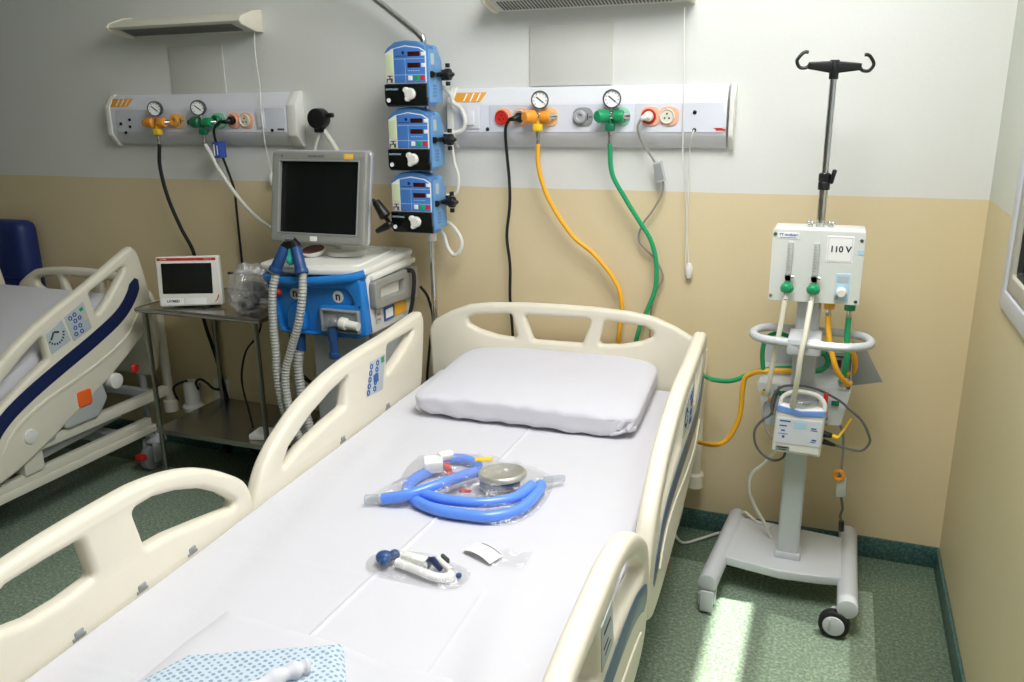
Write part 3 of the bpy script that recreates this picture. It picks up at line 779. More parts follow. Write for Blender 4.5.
part('drain_cup', G().lathe([(0, 0), (.05, 0), (.056, .006), (.057, .048), (.055, .048), (.055, .006), (0, .003)], (-.812, -1.19, SZ + .003), (0, 0, 1), 32), 'clear', t)
part('cup_print', G().lathe([(.0565, 0), (.0570, 0), (.0570, .0015), (.0565, .0015)], (-.812, -1.19, .696), (0, 0, 1), 32).lathe([(.0565, 0), (.0570, 0), (.0570, .0015), (.0565, .0015)], (-.812, -1.19, .680), (0, 0, 1), 32), 'text_blue', t)
lid = part('tin_lid', G().lathe([(0, .005), (.052, .005), (.057, .009), (.063, .009), (.068, .004), (.069, -.004), (.066, -.006)], (-.806, -1.185, .706), (-.06, .05, 1), 40), 'tin', t)
part('yellow_tag', G().box((-.880, -1.142, .722), (.05, .022, .002), rot=Matrix.Rotation(.45, 4, 'Z')), 'yellow_bright', t)
part('white_fitting', G().tube([(-.70, -1.13, .68), (-.672, -1.10, .676), (-.66, -1.085, .672)], .010, 8), 'clear', t)

t = thing('tubing_packet', 'small clear packet with blue and white tubing in front of the blue tube bag', 'medical packet', (-.84, -1.64, SZ))
part('bag', bag_shell([(-.965, -1.655), (-.968, -1.61), (-.91, -1.58), (-.81, -1.573), (-.72, -1.60), (-.728, -1.678), (-.85, -1.688), (-.935, -1.68)], .032, 'film', 8, rings=7), 'film', t)
part('blue_cap', G().ball((-.925, -1.635, .672), .020, (1.1, 1, .8), 14).ball((-.905, -1.622, .676), .013).ball((-.915, -1.652, .673), .012), 'cuff_blue', t)
g = G(); pts = [(-.89, -1.64, .669), (-.84, -1.652, .669), (-.78, -1.664, .668), (-.753, -1.658, .668), (-.748, -1.64, .668)]
part('white_tube', G().tube(pts, .011, 12, 10, rf=lambda u, i: .011 if i % 2 else .0095), 'paper', t)
part('white_tube', G().box((-.845, -1.626, .677), (.075, .024, .018), .004, rot=Matrix.Rotation(-.12, 4, 'Z')).cyl((-.80, -1.605, .675), (-.75, -1.64, .675), .008), 'white_plastic', t)
part('blue_tip', G().cyl((-.805, -1.622, .682), (-.772, -1.648, .680), .009, .006).b2((-.818, -1.64, .668), (-.806, -1.615, .686), .002), 'navy', t)
part('blue_tip', G().ball((-.733, -1.635, .664), .007), 'cuff_blue', t)
part('grey_clip', G().box((-.782, -1.603, .68), (.03, .008, .012), .002, rot=Matrix.Rotation(-.6, 4, 'Z')), 'dark_grey', t)

t = thing('arched_card', 'small arched white card beside the blue and white packet', 'card', (-.715, -1.52, SZ))
def arch(u, v):
    a = -.95 + 1.9 * u
    p0 = V((-.765, -1.502, 0)); e = V((.085, -.035, 0)); w = V((.016, .045, 0))
    return p0 + e * u + w * (v - .5) + V((0, 0, SZ + .004 + .022 * math.cos(a) - .012))
part('card', G().grid(arch, 16, 4, .001), 'paper', t)
part('print_line', G().grid(lambda u, v: arch(.25 + u * .7, .9 + v * .05) + V((0, 0, .0012)), 12, 1), 'dark_grey', t)
part('sleeve', G().grid(lambda u, v: V((-.685 + .075 * u, -1.485 - .075 * v + .01 * u, SZ + .004 + .003 * math.sin(u * 7 + v * 3))), 8, 8), 'film', t)

# folded cloths at the foot end
def cloth(name, label, cat, corners, z, th, m, seedv, ridge=0.004, nu=40, nv=40):
    c = [V((*p, 0)) for p in corners]
    def f(u, v):
        p = c[0].lerp(c[1], u).lerp(c[3].lerp(c[2], u), v)
        e = min(u, 1 - u, v, 1 - v)
        h = th * min(1, e * 14) ** .5
        n = mnoise.noise(V((p.x * 7, p.y * 7, seedv))) * ridge + mnoise.noise(V((p.x * 22, p.y * 22, seedv))) * ridge * .35
        return V((p.x + .012 * mnoise.noise(V((p.y * 6, seedv, 0))), p.y + .012 * mnoise.noise(V((p.x * 6, seedv, 4))), z + h + max(-th * .4, n) * min(1, e * 8)))
    g = G().grid(f, nu, nv)
    return solo(name, g, m, label, cat)
cloth('folded_sheet', 'plain white folded cloth lying under the blue dotted gown', 'cloth', [(-1.16, -2.23), (-.60, -2.22), (-.60, -1.955), (-1.155, -1.915)], .654, .010, 'sheet', 1)
gown = cloth('hospital_gown', 'folded white gown with blue dots at the foot of the bed', 'gown', [(-1.17, -2.25), (-.655, -2.235), (-.840, -1.945), (-1.105, -2.09)], .664, .018, 'dots', 5, .005)
gt = part('gown_tie', G().tube([(-.93, -2.22, .69), (-.90, -2.16, .698), (-.875, -2.10, .697), (-.855, -2.065, .692), (-.845, -2.055, .688)], .016, 10, rf=lambda u, i: .015 + .003 * math.sin(i * 1.3)), 'linen', gown, 'white cotton tie')

# ================================================================== VENTILATOR
t = thing('ventilator', 'blue and white ventilator with a grey screen on top', 'ventilator', (-1.88, -.27, 0))
# housing, slightly tapered to the left
g = G(); b = bmesh.new()
xs = [(-2.06, -.43, .83), (-1.655, -.44, .83), (-1.655, -.075, .83), (-2.06, -.075, .83), (-2.10, -.43, 1.065), (-1.655, -.44, 1.085), (-1.655, -.075, 1.105), (-2.10, -.075, 1.09)]
vs = [b.verts.new(p) for p in xs]
for q in ((0, 1, 2, 3), (4, 5, 6, 7), (0, 1, 5, 4), (1, 2, 6, 5), (2, 3, 7, 6), (3, 0, 4, 7)): b.faces.new([vs[i] for i in q])
bmesh.ops.recalc_face_normals(b, faces=b.faces); bmesh.ops.bevel(b, geom=list(b.edges), offset=.012, segments=2, profile=.5, affect='EDGES')
part('housing', g._add(b), 'white_plastic', t)
# top tray with a rim
tp = fillet([(-2.135, -.47), (-1.90, -.50), (-1.65, -.465), (-1.645, -.07), (-2.12, -.07)], .03, 4)
RT_ = Matrix.Translation((0, -.27, 1.093)) @ Matrix.Rotation(R_(3.2), 4, 'X') @ Matrix.Translation((0, .27, 0))
part('top_tray', G().plate(tp, [], .026, .008, RT_).plate(fillet([(-2.10, -.43), (-1.92, -.46), (-1.70, -.43), (-1.70, -.12), (-2.10, -.12)], .03), [fillet([(-2.09, -.42), (-1.92, -.45), (-1.71, -.42), (-1.71, -.13), (-2.09, -.13)], .03)], .012, .003, Matrix.Translation((0, 0, .015)) @ RT_), 'white_plastic', t)
part('side_ledge', G().box((-1.652, -.25, 1.062), (.03, .35, .022), .006, rot=Matrix.Rotation(R_(2), 4, 'X')), 'white_plastic', t)
# blue front: raised rim around a recessed face, grey socket box lower right
fo = fillet([(-2.105, 1.045), (-1.665, 1.072), (-1.648, .838), (-1.70, .822), (-2.055, .822)], [.02, .035, .01, .02, .02])
fh = fillet([(-2.06, 1.0), (-1.72, 1.022), (-1.695, .955), (-1.86, .945), (-1.872, .835), (-2.035, .835)], [.02, .05, .01, .02, .01, .02])
fa = part('front_fascia', G().plate(fo, [fh], .05, .008, TY(-.455)), 'vent_blue', t)
part('front_recess', G().plate([(-2.07, 1.02), (-1.69, 1.03), (-1.68, .83), (-2.04, .83)], [], .02, .001, TY(-.452)), 'vent_blue', fa)
part('top_lip', G().tube([(-2.12, -.44, 1.04), (-2.06, -.485, 1.038), (-1.9, -.50, 1.042), (-1.72, -.485, 1.062), (-1.655, -.455, 1.078)], .018, 10), 'vent_blue', fa)
part('lower_boss', G().plate(fillet([(-2.01, .835), (-1.925, .835), (-1.925, .90), (-1.955, .945), (-1.985, .945), (-2.01, .905)], .02), [], .03, .01, TY(-.47)), 'vent_blue', fa)
rb = part('port_recess', G().plate(rrect(-1.842, .848, -1.672, .938, .006), [rrect(-1.834, .855, -1.680, .931, .004)], .02, .002, TY(-.488)).b2((-1.84, -.486, .85), (-1.675, -.480, .936)), 'grey_plastic', t)
for x in (-1.974, -1.776):
    bg = part('round_badge', G().cyl((x, -.461, .982), (x, -.465, .982), .0235, n=28), 'white_plastic', t, 'white round badge with a black n')
    part('letter', G().text('n', .046, Matrix.Translation((x, -.4655, .984)) @ TY(0), bold=True), 'text_dark', bg)
part('screw', G().cyl((-1.672, -.48, .952), (-1.672, -.483, .952), .004), 'text_dark', t)
part('exhale_valve', G().cyl((-1.79, -.47, .893), (-1.79, -.52, .893), .026, .02).cyl((-1.79, -.505, .893), (-1.72, -.50, .885), .014).ball((-1.765, -.515, .895), .018), 'clear', t)
part('valve_cap', G().cyl((-1.75, -.50, .889), (-1.722, -.50, .886), .024, bev=.003).cyl((-1.722, -.50, .886), (-1.67, -.50, .88), .017), 'white_plastic', t)
part('port_cuff', G().cyl((-1.785, -.505, .87), (-1.785, -.505, .82), .019).cyl((-1.785, -.505, .82), (-1.784, -.505, .765), .016).cyl((-1.784, -.505, .77), (-1.784, -.505, .745), .021, bev=.003), 'cuff_blue', t)
part('port_cuff', G().cyl((-1.975, -.45, .84), (-1.98, -.45, .74), .02), 'cuff_blue', t)
part('red_plug', G().ball((-2.03, -.495, .99), .015), 'red', t)
# side details
sx = -1.652
hd = part('side_handle', G().plate(fillet([(-.435, 1.045), (-.08, 1.045), (-.085, .90), (-.20, .925), (-.435, .932)], .02), [fillet([(-.392, 1.012), (-.20, 1.012), (-.205, .962), (-.395, .968)], .008)], .03, .006, TX(sx + .012)), 'bezel_grey', t)
for p0, p1, c in (((-.336, .862), (-.258, .93), 'text_blue'), ((-.25, .865), (-.155, .926), 'yellow'), ((-.40, .868), (-.36, .925), 'label_grey')):
    s_ = part('side_label', G().b2((sx, p0[0], p0[1]), (sx + .002, p1[0], p1[1])), c, t)
    if c == 'text_blue': part('label_print', G().b2((sx + .0015, -.325, .872), (sx + .003, -.268, .908)), 'paper', s_)
    if c == 'label_grey': part('label_print', G().b2((sx + .0015, -.393, .88), (sx + .003, -.367, .884)).b2((sx + .0015, -.393, .90), (sx + .003, -.367, .905)), 'red', s_)
part('side_cable', G().tube([(-1.635, -.17, 1.04), (-1.60, -.17, 1.03), (-1.60, -.185, .93), (-1.62, -.20, .82), (-1.64, -.2, .72)], .009, 8), 'black_rubber', t)
# screen tilted back
TS = Matrix.Translation((-1.94, -.30, 1.34)) @ Matrix.Rotation(R_(-11), 4, 'X') @ TY(0)   # local x across, y up, z towards viewer
def S_(g, m, n_, par=None, lab=None): return part(n_, g, m, par or t, lab)
sc = S_(G().plate(rrect(-.215, -.182, .226, .182, .018), [rrect(-.178, -.142, .190, .142, .004)], .045, .009, TS), 'bezel_grey', 'screen_bezel')
S_(G().plate(rrect(-.205, -.172, .205, .172, .01), [], .02, .002, Matrix(TS) @ Matrix.Translation((0, 0, -.006))), 'screen_black', 'display', sc)
S_(G().plate(rrect(-.183, -.147, .195, .147, .006), [rrect(-.177, -.141, .189, .141, .004)], .01, .002, Matrix(TS) @ Matrix.Translation((0, 0, .02))), 'grey_plastic', 'bezel_edge', sc)
S_(G().plate(rrect(-.218, -.184, .229, .188, .02), [], .03, .012, Matrix(TS) @ Matrix.Translation((.0, .002, -.018))), 'silver', 'screen_rim', sc)
S_(G().plate(rrect(-.20, -.17, .215, .17, .02), [], .05, .015, Matrix(TS) @ Matrix.Translation((-.004, 0, -.034))), 'cream', 'screen_back', sc)
S_(G().text('NEUMOVENT', .013, Matrix(TS) @ Matrix.Translation((-.005, .160, .0228))), 'text_dark', 'lettering', sc)
S_(G().plate(rrect(.123, .150, .165, .172, .002), [], .001, .0003, Matrix(TS) @ Matrix.Translation((0, 0, .0232))), 'yellow_bright', 'sticker', sc)
S_(G().plate(rrect(.128, .155, .160, .167, .001), [], .001, .0003, Matrix(TS) @ Matrix.Translation((0, 0, .0237))), 'orange_pale', 'sticker_print', sc)
S_(G().plate(rrect(-.022, -.173, .012, -.154, .003), [], .001, .0003, Matrix(TS) @ Matrix.Translation((0, 0, .0232))), 'paper', 'sticker', sc)
S_(G().text('n', .014, Matrix(TS) @ Matrix.Translation((-.165, .162, .0228)), bold=True), 'text_dark', 'lettering', sc)
part('screen_stand', G().lathe([(0, 0), (.085, 0), (.08, .016), (.05, .026), (.045, .07), (0, .07)], (-1.87, -.23, 1.108), (0, 0, 1), 28), 'white_plastic', t)
part('mask_dish', G().lathe([(0, .004), (.035, .006), (.05, .022), (.054, .022), (.038, 0), (0, 0)], (-1.985, -.30, 1.112), (0, -.25, 1), 26), 'paper', t)
part('mask_dish_lining', G().lathe([(0, .007), (.033, .009), (.046, .021), (0, .019)], (-1.985, -.30, 1.112), (0, -.25, 1), 22), 'brown', t)
# cart below
part('cart_column', G().b2((-1.96, -.40, .14), (-1.70, -.10, .83), .02), 'light_grey', t)
for x in (-2.07, -1.70):
    part('cart_post', G().cyl((x, -.36, .10), (x, -.36, .83), .02), 'bezel_grey', t)
bs = part('cart_base', G().b2((-2.10, -.48, .085), (-1.62, -.06, .14), .02), 'light_grey', t)
for x in (-2.06, -1.66):
    for y in (-.43, -.11):
        part('castor', G().cyl((x - .014, y, .042), (x + .014, y, .042), .042, n=22, bev=.005).b2((x - .02, y - .02, .06), (x + .02, y + .02, .09), .004), 'black_rubber', t)
# hose support arm sticking up behind the screen
ar = part('hose_support_arm', G().tube([(-2.064, -.07, 1.60), (-2.10, -.07, 1.51), (-2.12, -.08, 1.40), (-2.10, -.085, 1.10)], .0065, 10).tube([(-2.052, -.07, 1.60), (-1.99, -.07, 1.51), (-1.95, -.08, 1.40), (-1.97, -.085, 1.10)], .011, 10), 'cable_white', t)
part('arm_joint', G().cyl((-2.066, -.10, 1.642), (-2.066, -.045, 1.642), .042, bev=.006).b2((-2.085, -.09, 1.585), (-2.04, -.06, 1.615), .006).box((-2.012, -.07, 1.655), (.03, .025, .02), .006), 'black', ar, 'black round joint')
g = G().cyl((-1.682, -.30, 1.335), (-1.64, -.30, 1.275), .016, .024, bev=.005)
part('arm_grip', g, 'black', ar, 'black grip')
part('arm_grip', G().cyl((-1.685, -.30, 1.216), (-1.635, -.30, 1.24), .010, .016, bev=.003).ball((-1.628, -.30, 1.246), .015), 'black', ar, 'black grip')
part('arm_link', G().tube([(-1.62, -.295, 1.245), (-1.66, -.27, 1.27), (-1.67, -.28, 1.31), (-1.73, -.24, 1.33), (-1.80, -.20, 1.33)], .008, 8), 'black', ar)
# ------------------------------------------------------------------ breathing circuit
t = thing('breathing_circuit', 'two ribbed grey hoses with blue cuffs hanging down the front of the blue ventilator', 'breathing hoses', (-1.96, -.55, .35))
def corrugated(pts, r=.016):
    P = catmull(pts, 8); L_ = sum((P[i + 1] - P[i]).length for i in range(len(P) - 1))
    n = int(L_ / .0042); Q = []; acc = 0; i = 0; step = L_ / n
    for k in range(n + 1):
        d = k * step
        while i < len(P) - 2 and acc + (P[i + 1] - P[i]).length < d: acc += (P[i + 1] - P[i]).length; i += 1
        s = (P[i + 1] - P[i]).length; Q.append(P[i].lerp(P[i + 1], min(1, (d - acc) / s)))
    return G().tube(Q, r, 14, 0, rf=lambda u, i: r * (1.08 if i % 3 == 0 else .9))
a1 = [(-2.0, -.53, 1.085), (-2.015, -.55, 1.0), (-2.022, -.555, .88), (-2.022, -.555, .77), (-2.022, -.56, .67), (-2.01, -.56, .54), (-1.97, -.56, .42), (-1.90, -.57, .34), (-1.80, -.55, .36)]
a2 = [(-1.882, -.53, 1.085), (-1.878, -.55, 1.0), (-1.90, -.56, .89), (-1.945, -.56, .78), (-1.978, -.565, .68), (-1.972, -.575, .57), (-1.935, -.59, .46), (-1.88, -.6, .40), (-1.80, -.6, .40)]
part('ribbed_hose', corrugated(a1), 'tube_grey', t); part('ribbed_hose', corrugated(a2), 'tube_grey', t)
part('ribbed_hose', corrugated([(-1.98, -.46, .745), (-1.985, -.47, .68), (-1.975, -.48, .60), (-1.96, -.49, .52), (-1.91, -.52, .40), (-1.87, -.56, .33)], .019), 'tube_grey', t)
for p0, p1 in (((-2.008, -.535, 1.08), (-1.968, -.51, 1.175)), ((-1.882, -.535, 1.08), (-1.918, -.51, 1.175))):
    part('cuff', G().cyl(p0, p1, .023, .02, bev=.003).cyl(p0, V(p0).lerp(V(p1), .18), .026, bev=.002), 'cuff_blue', t)
part('wye_piece', G().cyl((-1.972, -.505, 1.17), (-1.943, -.50, 1.195), .021).cyl((-1.914, -.505, 1.17), (-1.943, -.50, 1.195), .021).cyl((-1.943, -.505, 1.19), (-1.943, -.515, 1.215), .017), 'black', t, 'black wye connector')
part('wye_cap', G().lathe([(0, 0), (.02, 0), (.022, .01), (.012, .016), (0, .016)], (-1.943, -.517, 1.208), (0, -.3, 1), 16), 'clear', t)
part('teal_valve', G().ball((-1.945, -.515, 1.125), .017, (1.1, .7, 1.1)).cyl((-1.945, -.515, 1.13), (-1.945, -.505, 1.17), .011), 'teal', t, 'teal valve')

# ================================================================== INFUSION PUMPS AND THEIR POLE
PXC, PYF = -1.548, -.255     # front face centre of the pumps
t = thing('pump_pole', 'chrome pole with bent top carrying the three blue infusion pumps', 'pole', (-1.545, -.10, 0))
part('pole', G().tube([(-1.545, -.10, .03), (-1.545, -.10, .8), (-1.545, -.10, 1.5), (-1.548, -.10, 1.90), (-1.56, -.10, 1.945), (-1.62, -.105, 1.995), (-1.75, -.12, 2.095), (-1.90, -.14, 2.20)], .0125, 14), 'chrome', t)
part('foot', G().lathe([(0, 0), (.085, 0), (.088, .012), (.03, .03), (.018, .06), (0, .06)], (-1.56, -.10, 0), (0, 0, 1), 28), 'grey_plastic', t)
part('collar', G().cyl((-1.545, -.10, 1.155), (-1.545, -.10, 1.205), .02, bev=.003), 'white_plastic', t)
def pump():
    w = thing('infusion_pump', 'topmost of the three blue infusion pumps on the chrome pole', 'infusion pump', (PXC, PYF, 0), 0, 'blue infusion pumps on the pole')
    x0, x1 = -.089, .089
    def P(n_, g, m, par=None, lab=None): return part(n_, g, m, par or w, lab, local=True)
    arch = [(x0, .012), (x0 + .004, .0), (x1 - .004, .0), (x1, .012), (x1, .196), (x1 - .012, .216), (.045, .232), (0, .237), (-.045, .232), (x0 + .012, .212), (x0, .196)]
    P('body', G().plate(arch, [], .075, .006, TY(.04)), 'pump_blue')
    P('rear_body', G().profile([(.07, .012), (.13, .012), (.135, .02), (.135, .165), (.115, .19), (.095, .215), (.07, .222)], -.083, .086, .005), 'pump_side')
    P('side_cheek', G().plate(fillet([(.012, .014), (.070, .014), (.070, .205), (.012, .205)], .006), [], .003, .001, TX(.0895)), 'pump_side')
    # u,v helpers from the face layout
    ux = lambda u: -.089 + (u - 50) * .000429
    uz = lambda v: (650 - v) * .000372
    fp = P('face_plate', G().plate(fillet([(ux(62), uz(425)), (ux(458), uz(425)), (ux(458), uz(125)), (ux(400), uz(85)), (ux(260), uz(62)), (ux(130), uz(92)), (ux(62), uz(135))], .006), [], .004, .001, TY(-.0005)), 'white_plastic', None, 'white bordered control face')
    P('keypad', G().plate(fillet([(ux(148), uz(418)), (ux(450), uz(418)), (ux(450), uz(130)), (ux(395), uz(94)), (ux(260), uz(72)), (ux(148), uz(92))], .004), [], .004, .001, TY(-.0015)), 'pump_face', fp)
    P('flow_strip', G().plate(rrect(ux(72), uz(330), ux(140), uz(140), .003), [], .004, .001, TY(-.0015)), 'pale_green', fp)
    def rc(a, b, c, d, y=-.004, h=.003): return (V((ux(a), y, uz(d))), V((ux(c), y + h, uz(b))))
    for q in ((285, 122, 405, 168), (280, 228, 405, 276)): P('display', G().b2(*rc(*q), .001), 'led_dark', fp)
    for q in ((415, 128, 450, 165), (415, 234, 450, 272), (283, 350, 326, 396)): P('button', G().b2(*rc(*q), .001), 'paper', fp)
    P('button', G().b2(*rc(344, 350, 390, 396), .001), 'pumpgreen', fp, 'green button'); P('button', G().b2(*rc(400, 350, 446, 396), .001), 'pumpred', fp, 'red button')
    g = G().b2(*rc(150, 188, 450, 192, -.0037)).b2(*rc(150, 340, 450, 344, -.0037)).b2(*rc(258, 192, 261, 418, -.0037))
    for k in range(5): g.b2(*rc(285 + k * 24, 300, 300 + k * 24, 306, -.0037))
    P('panel_line', g, 'label_blue', fp)
    P('indicator', G().b2(*rc(165, 160, 275, 166, -.0037)).cyl((ux(243), -.002, uz(132)), (ux(243), -.0045, uz(132)), .006), 'navy', fp)
    g = G().b2(*rc(80, 346, 130, 354)).b2(*rc(100, 346, 108, 384)).b2(*rc(72, 376, 108, 384)).b2(*rc(72, 376, 80, 412)).b2(*rc(112, 372, 120, 412)).b2(*rc(124, 372, 130, 412))
    P('logo', g, 'text_dark', fp)
    dr = P('pump_door', G().plate(fillet([(ux(52), uz(430)), (ux(462), uz(430)), (ux(462), uz(560)), (ux(470), uz(565)), (ux(470), uz(640)), (ux(70), uz(640)), (ux(52), uz(600))], .004), [], .014, .003, TY(-.004)), 'screen_black', None, 'black pump door')
    P('knob', G().lathe([(.021, 0), (.021, .012), (.017, .017), (0, .017)], (ux(310), -.010, uz(525)), (0, -1, 0), 24).lathe([(.011, 0), (.011, .012), (.008, .017), (0, .017)], (ux(272), -.010, uz(488)), (0, -1, 0), 16).lathe([(.010, 0), (.010, .012), (.007, .017), (0, .017)], (ux(285), -.010, uz(572)), (0, -1, 0), 16), 'white_plastic', dr, 'white lobed knob')
    P('lock', G().cyl((ux(92), -.010, uz(585)), (ux(92), -.014, uz(585)), .008), 'paper', dr)
    P('lettering', G().text('SAMTRONIC', .0095, Matrix.Translation((ux(128), -.0115, uz(480))) @ TY(0)), 'label_blue', dr)
    P('side_sticker', G().b2((.0905, .03, .15), (.092, .055, .19)), 'label_grey'); 
    g = G()
    for i in range(3):
        for j in range(4): g.b2((.0905, .04 + i * .011, .035 + j * .012), (.092, .046 + i * .011, .043 + j * .012))
    P('vent_hole', g, 'pump_blue')
    c = P('pole_clamp', G().b2((-.01, .125, .095), (.10, .155, .135), .004).b2((.085, .07, .107), (.104, .13, .123), .003).cyl((.092, .06, .115), (.098, .02, .115), .008, .012).cyl((.095, .09, .115), (.135, .09, .115), .010), 'black')
    P('clamp_knob', G().cyl((.118, .09, .115), (.142, .09, .115), .022, bev=.004).cyl((.13, .09, .14), (.13, .09, .155), .009).cyl((.13, .09, .09), (.13, .09, .075), .009).cyl((.142, .09, .115), (.156, .09, .115), .012, .006), 'black', c)
    return w
p0 = pump()
p0.location.z = 1.686
for z, lb in ((1.448, 'middle one of the three blue infusion pumps on the chrome pole'), (1.209, 'lowest of the three blue infusion pumps on the chrome pole')):
    c = copy_tree(p0); c.location.z = z; c['label'] = lb
GR = 'pale pump cables behind the infusion pumps'
def cable(name, pts, r, m, label, cat='cable', group=None, n=8, sm=8, extra=()):
    o = solo(name, G().tube(pts, r, n, sm), m, label, cat, group)
    return o
cable('pump_cable', [(-1.47, -.115, 1.76), (-1.44, -.10, 1.73), (-1.435, -.09, 1.70), (-1.40, -.09, 1.675), (-1.385, -.09, 1.63), (-1.40, -.09, 1.595), (-1.44, -.10, 1.585), (-1.475, -.115, 1.575)], .0085, 'cable_white', 'pale cable looping from the topmost blue pump to the middle pump')
cable('pump_cable', [(-1.475, -.115, 1.55), (-1.45, -.09, 1.54), (-1.44, -.085, 1.47), (-1.425, -.085, 1.42), (-1.43, -.085, 1.36), (-1.45, -.09, 1.345), (-1.475, -.115, 1.34)], .007, 'cable_white', 'pale cable running from the middle blue pump to the lowest pump')
cable('pump_cable', [(-1.475, -.12, 1.245), (-1.45, -.10, 1.22), (-1.425, -.09, 1.18), (-1.415, -.09, 1.145), (-1.43, -.09, 1.11), (-1.455, -.09, 1.10), (-1.48, -.09, 1.13), (-1.49, -.10, 1.18), (-1.50, -.125, 1.225)], .008, 'cable_white', 'pale cable hanging in a loop below the lowest blue pump')
# ================================================================== STEEL TROLLEY
t = thing('steel_trolley', 'stainless two-shelf trolley holding the small white monitor', 'trolley', (-2.51, -.23, 0))
X0, X1, Y0, Y1 = -2.815, -2.17, -.455, -.012
part('top_shelf', G().b2((X0, Y0, .853), (X1, Y1, .858)).tube([(X0, Y0, .849), (X1, Y0, .849), (X1, Y1, .849), (X0, Y1, .849)], .012, 10, 0, True), 'brushed', t)
part('lower_shelf', G().b2((X0 + .01, Y0 + .01, .287), (X1 - .01, Y1, .293)).b2((X0 + .01, Y0 + .005, .27), (X1 - .01, Y0 + .012, .293)), 'brushed', t)
for x, y in ((X0 + .03, Y0 + .012), (X1 - .03, Y0 + .012), (X0 + .03, Y1 - .012), (X1 - .03, Y1 - .012)):
    l = part('leg', G().cyl((x, y, .075), (x, y, .85), .0115), 'steel', t)
    part('castor', G().cyl((x - .01, y, .034), (x + .01, y, .034), .034, n=22, bev=.004).b2((x - .015, y - .012, .05), (x + .015, y + .012, .08), .003), 'black_rubber', l)
# ------------------------------------------------------------------ small monitor on it
t = thing('patient_monitor', 'small white monitor with red top stripe on the steel trolley', 'monitor', (-2.79, -.17, .858))
TM = Matrix.Translation((-2.592, -.36, .970)) @ Matrix.Rotation(R_(22), 4, 'Z') @ Matrix.Rotation(R_(-8), 4, 'X') @ TY(0) @ Matrix.Diagonal((.81, .86, .7, 1))
H = lambda g, m, n_, par=None, lab=None: part(n_, g, m, par or t, lab)
TM = TM
mt = lambda z: TM @ Matrix.Translation((0, 0, z))
sh = H(G().plate(fillet([(-.168, .125), (.165, .13), (.178, -.118), (-.160, -.125)], .012), [], .05, .008, TM), 'white_plastic', 'shell')
H(G().plate(rrect(-.14, -.10, .14, .10, .02), [], .09, .02, mt(-.05)), 'light_grey', 'shell_back')
H(G().plate(rrect(-.138, -.06, .128, .092, .003), [], .004, .001, mt(.0255)), 'screen_black', 'display')
st = H(G().plate(rrect(-.158, .105, .152, .119, .003), [], .003, .001, mt(.025)), 'red', 'red_stripe')
H(G().text('LAYMED', .009, mt(.027) @ Matrix.Translation((-.125, .112, 0))), 'paper', 'lettering', st)
H(G().text('monitor 10', .009, mt(.027) @ Matrix.Translation((.11, .112, 0))), 'paper', 'lettering', st)
lb = H(G().plate(rrect(-.148, -.114, -.03, -.082, .002), [], .002, .0005, mt(.0255)), 'paper', 'name_label')
H(G().text('LAYMED', .018, mt(.027) @ Matrix.Translation((-.085, -.098, 0)), bold=True), 'text_dark', 'lettering', lb)
H(G().plate(rrect(-.02, -.114, .09, -.082, .002), [], .002, .0005, mt(.0255)), 'paper', 'blank_label')
H(G().plate(band([(.158, -.065), (.150, -.088), (.135, -.104)], .007, .003), [], .002, .0005, mt(.0255)), 'red', 'red_swoosh')
H(G().b2((-2.70, -.36, .858), (-2.52, -.26, .875), .004), 'dark_grey', 'monitor_foot')
cable('monitor_lead', [(-2.83, -.30, .866), (-2.81, -.27, .88), (-2.80, -.25, .95), (-2.79, -.25, 1.0), (-2.765, -.28, 1.02)], .007, 'film_dim', 'clear coiled lead at the monitor side away from the ventilator')
cable('power_lead', [(-2.45, -.28, 1.0), (-2.40, -.26, .995), (-2.34, -.22, .985), (-2.26, -.15, .96), (-2.20, -.06, .88), (-2.19, -.012, .80)], .006, 'black_rubber', 'black lead plugged into the side of the small white monitor', n=8)
# ------------------------------------------------------------------ crumpled bag on the trolley
t = thing('plastic_bag', 'crumpled clear bag with dark contents on the trolley beside the ventilator', 'plastic bag', (-2.40, -.18, .858))
b = bmesh.new(); bmesh.ops.create_icosphere(b, subdivisions=4, radius=1)
for v in b.verts:
    n_ = v.co.copy(); k = 1 + .30 * mnoise.noise(n_ * 2.4) + .16 * mnoise.noise(n_ * 6)
    v.co = V((-2.285 + n_.x * .095 * k, -.34 + n_.y * .09 * k, max(.860, .92 + n_.z * .085 * k + (.05 if n_.z > .5 else 0))))
part('bag', G()._add(b), 'film_dim', t)
g = G().tube([(-2.32, -.36, .887), (-2.26, -.40, .905), (-2.21, -.34, .925), (-2.26, -.29, .945), (-2.31, -.33, .965), (-2.25, -.38, .97)], .022, 10).ball((-2.27, -.36, .90), .04)
part('contents', g, 'dark_grey', t)
# ------------------------------------------------------------------ items by the trolley
t = thing('wall_socket', 'small white wall socket behind the steel trolley', 'socket', (-2.80, 0, .28))
ws = part('plate', G().plate(rrect(-2.845, .28, -2.755, .39, .006), [], .012, .003, TY(-.006)), 'white_plastic', t)
part('socket_hole', G().cyl((-2.81, -.012, .335), (-2.81, -.014, .335), .008).cyl((-2.79, -.012, .335), (-2.79, -.014, .335), .008), 'text_dark', ws)
t = thing('drain_bottle', 'white flanged cylinder hanging behind the trolley leg near the floor', 'bottle', (-2.945, -.045, .17))
part('bottle_body', G().lathe([(0, 0), (.016, 0), (.016, .06), (.05, .065), (.052, .085), (.038, .10), (.036, .20), (.03, .215), (0, .215)], (-2.945, -.06, .165), (0, 0, 1), 22), 'white_plastic', t)
part('hanger', G().b2((-2.955, -.06, .33), (-2.935, -.0, .35), .003), 'grey_plastic', t)
cable('drain_tube', [(-3.03, -.07, .27), (-3.02, -.10, .34), (-2.99, -.10, .37), (-2.95, -.075, .385)], .006, 'black_rubber', 'short black tube curving into the white flanged cylinder')
